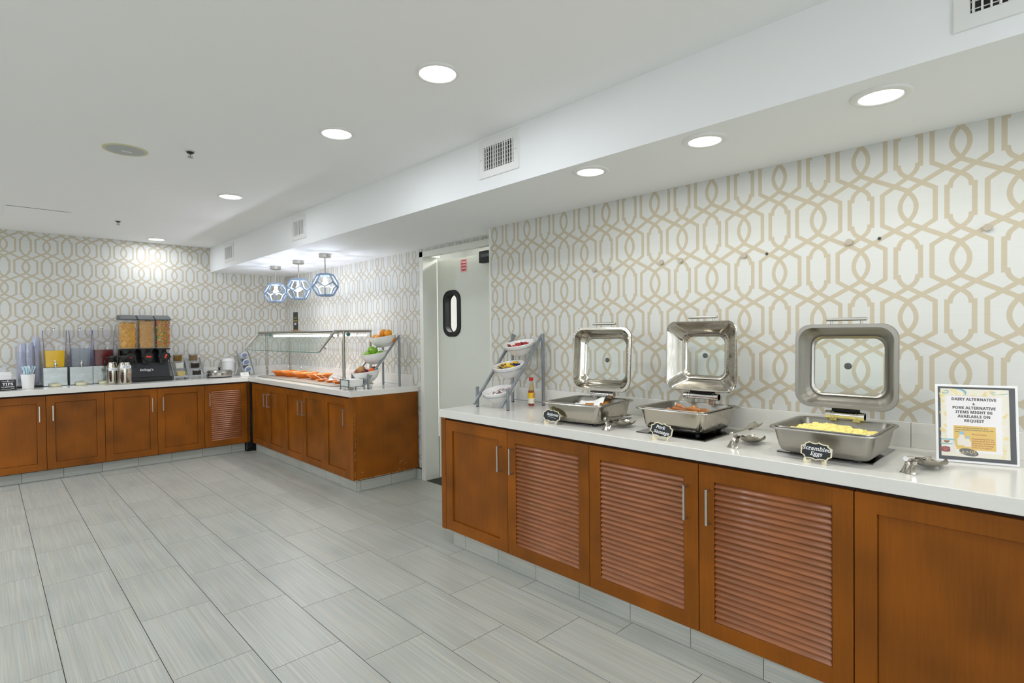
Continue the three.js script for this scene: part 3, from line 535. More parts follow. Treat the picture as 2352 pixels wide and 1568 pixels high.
function sheetDome(shape, z) { return new THREE.ShapeGeometry(shape).translate(0, 0, z); }
chafer('square steel chafing dish of hash browns, leftmost of the three', 2.395, -1.872, 0.105, { body: 0.325, rim: [0.385, 0.40], height: 0.108, hinge: 0.15, hingeY: 0.133, lid: [0.385, 0.365], win: [0.258, 0.238], lidY: 0.335, lidBack: 0.012, lean: 0.085, vent: 0.0135, ventAt: [0.012, -0.004], handle: 0.15, bolts: [[-0.05, 0.15], [0.055, 0.15], [-0.05, -0.15], [0.03, -0.15]] });
chafer('square steel chafing dish of sausages in the middle, with the straight sloping lid', 2.497, -1.335, 0, { body: 0.315, rim: [0.392, 0.385], height: 0.112, hinge: 0.185, hingeY: 0.154, lid: [0.382, 0.357], win: [0.204, 0.202], winR: 0.03, straight: true, lidY: 0.36, lidBack: 0.006, vent: 0.0135, ventAt: [0, 0.002], handle: 0.155, bolts: [[-0.06, 0.14], [0.06, 0.14], [-0.04, -0.14], [0, -0.15], [0.04, -0.145]] });
chafer('square steel chafing dish of scrambled eggs nearest the camera', 2.412, -0.664, 0, { body: 0.322, rim: [0.375, 0.398], height: 0.106, hinge: 0.142, hingeY: 0.130, lid: [0.378, 0.35], win: [0.257, 0.232], lidY: 0.335, lidBack: 0.006, metal: M.brushed, lidMetal: M.brushed, vent: 0.014, ventAt: [0, 0], handle: 0.15, bolts: [[-0.06, 0.145], [0.06, 0.145], [-0.05, -0.145], [0.045, -0.145]] });
[['black glass hot plate under the hash brown dish', 2.47, -1.93, 0.36, 0.34], ['black glass hot plate under the sausage dish', 2.475, -1.318, 0.37, 0.36], ['black glass hot plate under the scrambled egg dish', 2.48, -0.675, 0.35, 0.335]]
  .forEach(([l, x, z, a, b]) => single('hot_plate', rbox(a, 0.0045, b, 0.002, 0, 0.00225, 0), M.blackGlass, l, 'hot plate', [x, TOP, z], 'black hot plates'));
// ---- food
{
  const r = rng(31), curds = [], base = new THREE.IcosahedronGeometry(1, 1);
  const bump = s => { const g = base.clone(), p = g.attributes.position, q = rng(s); const seen = new Map(); for (let i = 0; i < p.count; i++) { const k = [p.getX(i), p.getY(i), p.getZ(i)].map(v => v.toFixed(2)).join(); if (!seen.has(k)) seen.set(k, 0.7 + 0.6 * q()); const f = seen.get(k); p.setXYZ(i, p.getX(i) * f, p.getY(i) * f, p.getZ(i) * f); } g.computeVertexNormals(); return creased(g, 60); };
  const kinds = [1, 2, 3, 4, 5].map(bump);
  for (let k = 0; k < 620; k++) {
    const x = (r() - 0.5) * 0.285, z = (r() - 0.5) * 0.285, s = 0.008 + 0.008 * r(), h = 0.058 + 0.030 * Math.exp(-((x * x) / 0.02 + (z + 0.03) ** 2 / 0.014)) + 0.012 * r();
    curds.push(kinds[k % 5].clone().scale(s * (1 + 0.5 * r()), s * 0.75, s * (1 + 0.5 * r())).rotateY(r() * 6).rotateX(r() - 0.5).translate(x, h, z));
  }
  curds.push(rbox(0.28, 0.03, 0.28, 0.012, 0, 0.045, 0));
  const e = single('scrambled_eggs', merge(curds), phys('#f3e48a', 0.5), 'heap of pale yellow scrambled eggs in the nearest chafing dish', 'scrambled eggs', [2.412, TOP + 0.005, -0.664]); e.userData.kind = 'stuff';
  // sausage links
  const link = (() => { const g = new THREE.CapsuleGeometry(0.0105, 0.046, 6, 14); g.rotateZ(Math.PI / 2); const p = g.attributes.position; for (let i = 0; i < p.count; i++) p.setY(i, p.getY(i) - 4 * p.getX(i) ** 2); g.computeVertexNormals(); return g; })();
  const cols = ['#a86a2c', '#b97b3a', '#96571f'].map(c => phys(c, 0.35, { clearcoat: 0.3 }));
  for (let k = 0; k < 22; k++) {
    const lay = k < 9 ? 0 : k < 17 ? 1 : 2, m = single('sausage_link', link, cols[k % 3], 'browned sausage link heaped in the middle chafing dish', 'sausage', [2.50 + (r() - 0.5) * 0.15, TOP + 0.078 + lay * 0.015 + r() * 0.006, -1.345 + (r() - 0.5) * (0.2 - lay * 0.05)], 'sausage links in the middle dish');
    m.rotation.set((r() - 0.5) * 0.5, r() * 6.28, (r() - 0.5) * 0.5);
  }
  single('pan_liner', planarUV(rbox(0.27, 0.022, 0.27, 0.008, 0, 0.058, 0), 0.3), M.whitePaper, 'white liner under the sausages in the middle dish', 'pan liner', [2.497, TOP + 0.005, -1.335]);
  const patty = rbox(0.085, 0.016, 0.052, 0.007, 0, 0, 0, 3), pm = std('#c98329', 0.6, 0, { bumpMap: blotchBump, bumpScale: 0.003 });
  for (let k = 0; k < 6; k++) { const m = single('hash_brown', patty, pm, 'golden hash brown patty in the leftmost chafing dish', 'hash brown', [2.36 + 0.07 * (k % 3) + 0.02 * r(), TOP + 0.074 + (k % 2) * 0.014, -1.80 - 0.075 * Math.floor(k / 3) + 0.02 * r()], 'hash brown patties'); m.rotation.y = r() * 0.8; m.rotation.z = 0.12 * r(); }
  const nap = single('paper_liner', sheet(8, 8, (u, v) => V((u - 0.5) * 0.16, 0.012 * Math.sin(u * 9) * Math.cos(v * 7) + 0.03 * v * u, (v - 0.5) * 0.14), 0.0008), M.whitePaper, 'crumpled white paper in the leftmost chafing dish', 'paper liner', [2.45, TOP + 0.088, -1.9]); nap.rotation.y = 0.4;
}
// ---- chalkboard labels on little wooden feet
{
  const plaque = (w, h) => {
    const s = new THREE.Shape(), a = w / 2, b = h / 2; s.moveTo(-a * 0.52, b); s.quadraticCurveTo(0, b * 0.72, a * 0.12, b * 1.02); s.quadraticCurveTo(a * 0.4, b * 0.78, a * 0.72, b * 0.86); s.quadraticCurveTo(a * 0.72, b * 0.58, a, b * 0.46);
    s.lineTo(a, -b * 0.46); s.quadraticCurveTo(a * 0.76, -b * 0.55, a * 0.72, -b * 0.9); s.quadraticCurveTo(a * 0.3, -b * 0.74, 0, -b); s.quadraticCurveTo(-a * 0.3, -b * 0.74, -a * 0.72, -b * 0.9); s.quadraticCurveTo(-a * 0.74, -b * 0.55, -a, -b * 0.46); s.lineTo(-a, b * 0.46); s.quadraticCurveTo(-a * 0.72, b * 0.56, -a * 0.72, b * 0.86); s.quadraticCurveTo(-a * 0.6, b * 0.84, -a * 0.52, b); return s;
  };
  const chalkboard = (label, x, z, turn, lean, roll, lines) => {
    const t = thing('chalkboard_label', label, 'food label', [x, TOP, z], FRONT + turn, 'chalkboard food labels');
    const W = 0.104, H = 0.066, p = part('plaque', extrude(plaque(W, H), 0.003, 0.0003), M.birch, t, 'pale wood edge');
    const tex = picture(512, 330, (c, w, h) => { c.fillStyle = '#22272a'; c.fillRect(0, 0, w, h); c.strokeStyle = c.fillStyle = '#f4f4f2'; lines(c, w, h); });
    const g = new THREE.ShapeGeometry(plaque(W - 0.009, H - 0.008), 8), q = g.attributes.position, uv = g.attributes.uv; for (let i = 0; i < q.count; i++) uv.setXY(i, q.getX(i) / W + 0.5, q.getY(i) / H + 0.5);
    part('board', g.translate(0, 0, 0.0037), std('#ffffff', 0.7, 0, { map: tex }), p);
    p.position.set(0, 0.0445, 0); p.rotation.set(-lean, 0, roll);
    const foot = shapeOf([[0, 0], [0.026, 0], [0.03, 0.006], [0.028, 0.016], [0.022, 0.02], [0.019, 0.012], [0.012, 0.01], [0.006, 0.014], [0, 0.012]]);
    for (const s of [-1, 1]) part('foot', extrude(foot, 0.003).translate(-0.013, 0, 0).rotateY(-Math.PI / 2 + s * 0.75).translate(s * 0.027, 0, 0.006), M.birch, t);
  };
  const script = (c, txt, x, y, size, w) => { c.font = `italic ${size}px serif`; c.textAlign = 'center'; c.lineWidth = 3; c.strokeText(txt, x, y, w); c.fillText(txt, x, y, w); };
  chalkboard('small chalkboard label reading hashbrowns, leaning in front of the leftmost dish', 2.192, -1.962, 0.25, 0.22, -0.1, (c, w, h) => { script(c, 'Hashbrowns', w * 0.56, h * 0.5, 96, w * 0.66); c.lineWidth = 5; c.beginPath(); c.moveTo(w * 0.3, h * 0.62); c.quadraticCurveTo(w * 0.5, h * 0.58, w * 0.78, h * 0.68); c.stroke(); });
  chalkboard('small chalkboard label reading pork sausage in front of the middle dish', 2.2, -1.303, 0.12, 0.2, -0.15, (c, w, h) => { script(c, 'Pork', w * 0.43, h * 0.42, 96); script(c, 'Sausage', w * 0.52, h * 0.74, 96); });
  chalkboard('small chalkboard label reading scrambled eggs in front of the nearest dish', 2.196, -0.662, 0.02, 0.16, -0.03, (c, w, h) => { script(c, 'Scrambled', w * 0.5, h * 0.46, 92); script(c, 'Eggs', w * 0.5, h * 0.74, 92); });
}
// ---- steel spoon rests with tongs or spoons on them
{
  const L = 0.225;
  // x along the rest: folded tail at 0, arched neck, oval bowl
  const rest = sheet(40, 12, (u, v) => {
    const x = u * L, t = (v - 0.5) * 2;
    const y = u < 0.12 ? bez(u / 0.12, 0.001, 0.02, 0.034) : u < 0.45 ? bez((u - 0.12) / 0.33, 0.034, 0.052, 0.046, 0.018) : bez((u - 0.45) / 0.55, 0.018, 0.001, 0.0015, 0.003, 0.012);
    const half = u < 0.12 ? 0.024 - 0.05 * u : u < 0.38 ? bez((u - 0.12) / 0.26, 0.018, 0.011, 0.016) : 0.046 * Math.sqrt(Math.max(0.0, 1 - ((u - 0.70) / 0.335) ** 2)) + 0.003;
    const dish = u < 0.12 ? -0.006 : u < 0.4 ? 0.004 : 0.017;
    return V(x, Math.max(0.0012, y + dish * t * t), t * half);
  }, 0.0012);
  const tongArm = (spread, head) => sheet(36, 8, (u, v) => {
    const t = (v - 0.5) * 2, x = u * 0.19, wide = u < 0.62 ? 0.0085 : 0.0085 + head * Math.sin((u - 0.62) / 0.38 * Math.PI * 0.86) ** 0.8;
    return V(x, spread * u * u * 0.03 + (u > 0.62 ? spread * -0.006 * (1 - t * t) : spread * 0.002 * t * t), t * wide);
  }, 0.001);
  const spoon = sheet(36, 10, (u, v) => { const t = (v - 0.5) * 2, x = u * 0.2, bowl = u > 0.66, wide = bowl ? 0.028 * Math.sqrt(Math.max(0.01, 1 - ((u - 0.83) / 0.171) ** 2)) + 0.002 : 0.006; return V(x, bowl ? -0.011 * (1 - t * t) * Math.sin((u - 0.66) / 0.34 * Math.PI) : 0.004 * Math.sin(u * 4), t * wide); }, 0.0012);
  const bend = new THREE.TorusGeometry(0.009, 0.0012, 6, 14, Math.PI).scale(1, 1, 8).rotateZ(Math.PI / 2);
  const set = (label, x, z, turn, kind, itemLabel) => {
    const g = thing('spoon_rest', label, 'spoon rest', [x, TOP, z], turn, 'steel spoon rests');
    part('dish', rest, M.steel, g);
    if (kind === 'spoon') {
      const s = thing('serving_spoon', itemLabel, 'spoon', [x, TOP, z], turn); part('spoon_body', spoon.clone().rotateZ(-0.14).translate(0.0, 0.052, 0), M.steelBright, s); part('handle_sleeve', rod(V(-0.012, 0.054, 0), V(0.05, 0.046, 0), 0.008, 14), M.chrome, s); s.rotation.y = turn + 0.12;
    } else {
      const s = thing('serving_tongs', itemLabel, 'tongs', [x, TOP, z], turn); part('upper_arm', tongArm(kind === 'open' ? 1.6 : 0.7, 0.018).rotateZ(-0.12).translate(0.005, 0.066, 0), M.steel, s); part('lower_arm', tongArm(-0.5, 0.018).rotateZ(-0.12).translate(0.005, 0.052, 0), M.steel, s); part('spring_bend', bend.clone().translate(0.006, 0.059, 0), M.steelBright, s);
      s.rotation.y = turn - 0.06;
    }
  };
  set('steel spoon rest holding tongs between the hash brown and sausage dishes', 2.222, -1.632, -0.02, 'shut', 'steel serving tongs lying beside the hash brown dish');
  set('steel spoon rest holding scalloped tongs between the sausage and egg dishes', 2.244, -1.0, -0.12, 'open', 'steel scalloped tongs lying beside the sausage dish');
  set('steel spoon rest holding a spoon next to the framed notice', 2.24, -0.395, -0.24, 'spoon', 'steel serving spoon lying in front of the framed notice');
}
// ---- framed notice
{
  const W = 0.235, H = 0.283;
  const n = thing('framed_notice', 'framed dairy and pork alternative notice leaning near the right edge', 'notice', [2.572, TOP, -0.246], FRONT + 0.30);
  const page = picture(1024, 1234, (c, w, h) => {
    c.fillStyle = '#33332f'; c.fillRect(0, 0, w, h); const m = 36, X0 = m, Y0 = m * 0.9, PW = w - m - 78, PH = h - 2 * m - 20;
    c.fillStyle = '#f1ebd2'; c.fillRect(X0, Y0, PW, PH);
    const r = rng(12); for (let k = 0; k < 60; k++) { c.fillStyle = ['#f0dc8a', '#f4e6a6', '#ebd27a', '#f7f1dc'][k % 4]; c.globalAlpha = 0.6; const side = k % 3, x = side === 0 ? X0 + r() * 80 : side === 1 ? X0 + PW - 110 + r() * 100 : X0 + r() * PW, y = side === 2 ? Y0 + r() * 100 : Y0 + r() * PH; c.beginPath(); c.ellipse(Math.min(x, X0 + PW - 40), Math.min(y + 20, Y0 + PH - 40), 20 + r() * 26, 14 + r() * 22, r() * 3, 0, 7); c.fill(); } c.globalAlpha = 1;
    c.strokeStyle = '#7fb6c4'; c.lineWidth = 14; c.beginPath(); c.moveTo(X0 + 20, Y0 + 70); c.bezierCurveTo(X0 + 120, Y0 + 110, X0 + 140, Y0 + 20, X0 + 60, Y0 + 36); c.stroke();
    c.fillStyle = '#7fb6c4'; c.beginPath(); c.moveTo(X0 + 290, Y0); c.quadraticCurveTo(X0 + 400, Y0 + 40, X0 + 330, Y0 + 118); c.quadraticCurveTo(X0 + 360, Y0 + 20, X0 + 170, Y0); c.fill(); c.lineWidth = 8; c.beginPath(); c.moveTo(X0 + PW - 10, Y0 + 60); c.bezierCurveTo(X0 + PW - 250, Y0 + 120, X0 + PW - 260, Y0 + 30, X0 + PW - 170, Y0 + 44); c.stroke();
    c.fillStyle = '#f6f3ea'; c.fillRect(X0 + 80, Y0 + 120, PW - 175, PH - 200); c.strokeStyle = '#b98a5a'; c.lineWidth = 4; c.setLineDash([14, 10]); c.beginPath(); c.moveTo(X0 + 75, Y0 + 112); c.lineTo(X0 + PW - 90, Y0 + 122); c.stroke(); c.setLineDash([]);
    c.fillStyle = '#3c3330'; c.textAlign = 'center'; c.font = 'bold 62px sans-serif'; const cx = X0 + PW / 2 - 6; ['DAIRY ALTERNATIVE', '&', 'PORK ALTERNATIVE', 'ITEMS MIGHT BE', 'AVAILABLE ON', 'REQUEST'].forEach((s, i) => { c.font = `bold ${i === 1 ? 46 : 62}px sans-serif`; c.fillText(s, cx, Y0 + 195 + i * 72, 690); c.lineWidth = 3; c.strokeStyle = '#3c3330'; c.strokeText(s, cx, Y0 + 195 + i * 72, 690); });
    const bx = X0 + 170, by = Y0 + 620, bw = 560; c.fillStyle = '#e8c257'; c.fillRect(bx, by, bw, 400); c.fillStyle = '#40361d'; c.textAlign = 'left'; c.font = 'bold 31px sans-serif'; ['Please ask your Server Or any', 'Guest Service Personnel about the', 'same.'].forEach((s, i) => c.fillText(s, bx + 16, by + 44 + i * 34, i < 2 ? bw - 30 : 100));
    c.fillStyle = '#a5431d'; c.font = 'bold 33px sans-serif'; ['Please Note:', '', 'Requesting For An', 'Alternative To Pork', 'Requires Additional', 'Prep And Cooking', 'Time To Prepare.'].forEach((s, i) => c.fillText(s, bx + 245, by + 150 + i * 36, 300));
    const bottle = (x, y, s, cap) => { c.fillStyle = '#eee6d2'; c.beginPath(); c.moveTo(x - 20 * s, y - 150 * s); c.lineTo(x + 20 * s, y - 150 * s); c.quadraticCurveTo(x + 24 * s, y - 110 * s, x + 48 * s, y - 80 * s); c.lineTo(x + 46 * s, y); c.lineTo(x - 46 * s, y); c.lineTo(x - 48 * s, y - 80 * s); c.quadraticCurveTo(x - 24 * s, y - 110 * s, x - 20 * s, y - 150 * s); c.fill(); c.fillStyle = cap; c.fillRect(x - 26 * s, y - 186 * s, 52 * s, 40 * s); c.strokeStyle = '#a9a58f'; c.lineWidth = 2; c.strokeRect(x - 26 * s, y - 186 * s, 52 * s, 40 * s); };
    bottle(bx + 110, by + 330, 1.25, '#8ec3cc'); bottle(bx + 190, by + 350, 0.95, '#9cc9d0'); c.fillStyle = '#93c4c0'; c.fillRect(X0, by + 230, 190, 26); c.fillRect(X0, by + 310, 170, 20); c.fillStyle = '#8a5a33'; c.beginPath(); c.arc(X0 + 75, by + 262, 42, 0, Math.PI); c.fill();
    c.fillStyle = '#7c2a24'; c.beginPath(); c.ellipse(X0 + 60, by + 410, 90, 46, 0, 0, 7); c.fill(); c.fillStyle = '#b45a48'; for (let k = 0; k < 40; k++) { c.beginPath(); c.ellipse(X0 + 5 + r() * 110, by + 380 + r() * 55, 9, 5, r() * 3, 0, 7); c.fill(); } bottle(X0 + 165, by + 455, 0.95, '#d9e2d2');
    c.fillStyle = '#5a5b52'; c.beginPath(); c.ellipse(X0 + 370, by + 440, 130, 60, 0.2, 0, 7); c.fill(); for (let k = 0; k < 80; k++) { c.fillStyle = ['#d9b24a', '#8a6a3a', '#3d3f4a', '#c9c5b2'][k % 4]; c.beginPath(); c.ellipse(X0 + 260 + r() * 220, by + 410 + r() * 60, 9, 6, r() * 3, 0, 7); c.fill(); }
  });
  const lean = -0.1, tilt = g => g.rotateX(lean);
  part('frame', tilt(rbox(W, H, 0.006, 0.002, 0, H / 2 + 0.002, 0)), M.whitePlastic, n);
  part('print', tilt(new THREE.PlaneGeometry(W - 0.016, H - 0.016).translate(0, H / 2 + 0.002, 0.0034)), std('#ffffff', 0.6, 0, { map: page }), n);
  part('cover', tilt(box(W - 0.012, H - 0.012, 0.0012, 0, H / 2 + 0.002, 0.0048)), M.clear, n);
  part('back_leg', rbox(0.06, 0.2, 0.004, 0.001, 0, 0, 0).rotateX(0.42).translate(0, 0.097, -0.068), M.whitePlastic, n);
}
// ---- three-tier stand with bowls, shared with the salad bar
function tierStand(label, x, z, metal) {                              // origin between its four feet; local z to the aisle
  const s = thing('tiered_bowl_stand', label, 'bowl stand', [x, TOP, z], FRONT, 'three-tier metal bowl stands');
  const hx = 0.149, zf = 0.166, zb = -0.166, w = 0.0165;
  for (const a of [-1, 1]) {
    part('front_post', merge([bar(V(a * hx, 0.004, zf), V(a * hx, 0.135, zf), w, w, V(1, 0, 0))]), metal, s);
    part('back_post', bar(V(a * hx, 0.004, zb), V(a * hx, 0.488, zb), w, w, V(1, 0, 0)), metal, s);
    for (const q of [zf, zb]) part('foot', box(0.0145, 0.006, 0.0145, a * hx, 0.003, q), M.rubber, s);
    part('side_rail', bar(V(a * (hx - 0.017), 0.022, zf + 0.045), V(a * (hx - 0.017), 0.478, zb - 0.012), 0.0165, 0.0165, V(1, 0, 0)), metal, s);
  }
  part('back_brace', rod(V(-hx, 0.02, zb), V(hx, 0.02, zb), 0.003), metal, s);
  return s;
}
const tierPart = (s, metal, y, z, r1, r2, tilt) => { const t = new THREE.TorusGeometry(1, 0.0032 / r1, 8, 48).scale(r1, r2, r1).rotateX(Math.PI / 2 + tilt); part('bowl_ring', merge([t.translate(0, y, z), rod(V(-0.132, y, z), V(-r1, y, z), 0.0032), rod(V(0.132, y, z), V(r1, y, z), 0.0032)]), metal, s); };
{
  const CX = 2.553, CZ = -2.657, s = tierStand('grey metal three-tier stand holding condiment bowls on the near counter', CX, CZ, M.rackGrey);
  const bowlGeo = lathe([[0, 0.0], [0.048, 0.0], [0.052, 0.003], [0.085, 0.038], [0.1, 0.06], [0.104, 0.062], [0.104, 0.07], [0.109, 0.074], [0.1115, 0.08], [0.109, 0.083], [0.104, 0.082], [0.097, 0.064], [0.08, 0.036], [0.048, 0.008], [0, 0.006]], 48);
  const tilt = 0.24, spots = [[0.405, -0.09, 'white bowl of red sweets on the top tier'], [0.262, 0.012, 'white bowl of yellow and blue packets on the middle tier'], [0.1, 0.106, 'white bowl of white creamer packets on the bottom tier']];
  const B = spots.map(([y, z, l]) => {
    tierPart(s, M.rackSilver, y - 0.004, z, 0.1035, 0.1035, tilt);
    const b = thing('condiment_bowl', l, 'bowl', [CX - z, TOP + y, CZ], FRONT, 'white bowls on the near stand'); part('bowl_body', bowlGeo.clone().translate(0, -0.062, 0).rotateX(tilt), M.porcelain, b); return b;
  });
  const r = rng(50);
  const packet = (w, h, t) => merge([rbox(w * 0.62, t, h, Math.min(t / 2.1, 0.004), 0, 0, 0, 2), ...[-1, 1].map(q => sheet(6, 4, (u, v) => V(q * (w * 0.28 + u * w * 0.24), (u * 0.006) * Math.sin(v * 14), (v - 0.5) * h * (0.5 + 0.55 * u)), 0.0006))]);
  const fill = (tier, n, name, label, cat, group, geo, mats, up) => {
    const [ty, tz] = spots[tier];
    for (let k = 0; k < n; k++) {
      const a = r() * 6.283, q = Math.sqrt(r()) * 0.072, lx = q * Math.cos(a), lz = q * Math.sin(a), ly = 0.002 + up * (1 - q / 0.09) + r() * 0.012;
      const y = ly * Math.cos(tilt) - lz * Math.sin(tilt) - 0.008, z = ly * Math.sin(tilt) + lz * Math.cos(tilt);
      const m = single(name, geo, mats[Math.floor(r() * mats.length)], label, cat, [CX - tz - z, TOP + ty + y, CZ + lx], group);
      m.rotation.set((r() - 0.5) * 1.1, r() * 6.28, (r() - 0.5) * 1.1);
    }
  };
  fill(0, 34, 'red_sweet', 'small red wrapped sweet in the top white bowl', 'sweet', 'red sweets in the top bowl', packet(0.034, 0.016, 0.012), ['#a5141c', '#c02028', '#7d0f18', '#d8544f'].map(c => phys(c, 0.3, { clearcoat: 0.5 })), 0.012);
  fill(1, 22, 'yellow_packet', 'yellow condiment packet in the middle white bowl', 'packet', 'yellow packets in the middle bowl', packet(0.05, 0.026, 0.007), ['#f0c812', '#e6b90c', '#f4d94a'].map(c => phys(c, 0.35)), 0.030);
  fill(1, 9, 'blue_packet', 'dark blue condiment packet in the middle white bowl', 'packet', 'blue packets in the middle bowl', packet(0.055, 0.028, 0.007), ['#2b2768', '#3a3684', '#c9c9d8'].map(c => phys(c, 0.35)), 0.030);
  fill(2, 26, 'white_packet', 'small white sachet with dark print in the bottom white bowl', 'sachet', 'white sachets in the bottom bowl', packet(0.036, 0.02, 0.007), ['#e9e6e2', '#dedad6', '#8c8886', '#f1efec', '#c98f8f'].map(c => phys(c, 0.5)), 0.004);
}
// ---- hot sauce bottle
{
  const b = thing('hot_sauce_bottle', 'small hot sauce bottle with a red cap and yellow label', 'bottle', [2.647, TOP, -2.552], FRONT + 0.35);
  const glassP = [[0, 0.001], [0.019, 0.001], [0.0225, 0.004], [0.0225, 0.098], [0.021, 0.112], [0.015, 0.135], [0.0115, 0.152], [0.0105, 0.168], [0.0125, 0.170], [0.0125, 0.175]];
  part('glass_body', lathe(glassP, 32), M.clear, b);
  part('sauce', lathe([[0, 0.003], [0.0205, 0.004], [0.0205, 0.098], [0.019, 0.102], [0, 0.102]], 32), phys('#9c2f10', 0.4), b);
  part('sauce_neck', lathe([[0, 0.1025], [0.0188, 0.1025], [0.0186, 0.113], [0.013, 0.135], [0.009, 0.152], [0, 0.152]], 24), phys('#b7a06a', 0.5), b, 'thin yellowish liquid in the neck');
  const lab = picture(1024, 384, (c, w, h) => { c.fillStyle = '#f4ecd8'; c.fillRect(0, 0, w, h); c.fillStyle = '#f2c51b'; c.fillRect(0, 0, w, h * 0.52); for (const x of [w * 0.25, w * 0.75]) { c.fillStyle = '#c22a1c'; c.beginPath(); c.ellipse(x, h * 0.27, 120, 66, -0.15, 0, 7); c.fill(); c.fillStyle = '#fff'; c.font = 'italic bold 84px serif'; c.textAlign = 'center'; c.fillText('Texas Pete', x, h * 0.35, 210); c.fillStyle = '#b3261c'; c.font = 'bold 54px sans-serif'; c.fillText('HOT', x, h * 0.74, 120); c.fillText('SAUCE', x, h * 0.9, 150); c.fillStyle = '#444'; c.fillRect(x + 96, h * 0.6, 12, 110); } });
  part('label_wrap', new THREE.CylinderGeometry(0.0228, 0.0228, 0.073, 32, 1, true).translate(0, 0.0555, 0), std('#ffffff', 0.5, 0, { map: lab }), b, 'yellow and white paper label');
  part('cap', lathe([[0, 0.194], [0.013, 0.193], [0.0142, 0.190], [0.0142, 0.172], [0.0135, 0.170], [0, 0.170]], 24), phys('#cf2316', 0.35), b);
}
// ---- felt discs and screw holes on the wall
{
  const g = cyl(0.0135, 0.0135, 0.012, 28).rotateZ(Math.PI / 2), m = std('#b5aa9b', 0.8);
  [['felt wall disc nearest the right edge of the wallpaper', -0.235, 1.767], ['felt wall disc above the scrambled egg lid', -0.701, 1.77], ['felt wall disc right of the sausage lid', -1.168, 1.762], ['right one of the felt wall disc pair above the sausage lid', -1.518, 1.773], ['left one of the felt wall disc pair above the sausage lid', -1.637, 1.775], ['right one of the felt wall disc pair above the hash brown lid', -1.994, 1.773], ['left one of the felt wall disc pair above the hash brown lid', -2.109, 1.775]]
    .forEach(([l, z, y]) => single('wall_disc', g, m, l, 'wall disc', [RIGHT_X - 0.006, y, z], 'felt discs left on the wallpaper'));
  [['black screw hole with a pale plug on the wallpaper above the egg lid', -0.588, 1.771], ['black screw hole on the wallpaper right of the sausage lid', -1.058, 1.758]].forEach(([l, z, y]) => {
    const t = thing('wall_plug', l, 'wall plug', [RIGHT_X, y, z], FRONT); part('collar', cyl(0.0075, 0.0075, 0.0016, 20).rotateX(Math.PI / 2), M.darkGrey, t); part('hole', cyl(0.0032, 0.0032, 0.0012, 14).rotateX(Math.PI / 2).translate(0, 0, 0.0006), M.black, t);
  });
}

// ================================================================ ON THE SALAD BAR
const ZL = -6.985, ZR = -4.967, GX = { front: 2.265, bend: 2.432, post: 2.522, rear: 2.812 }, GY = 1.418;
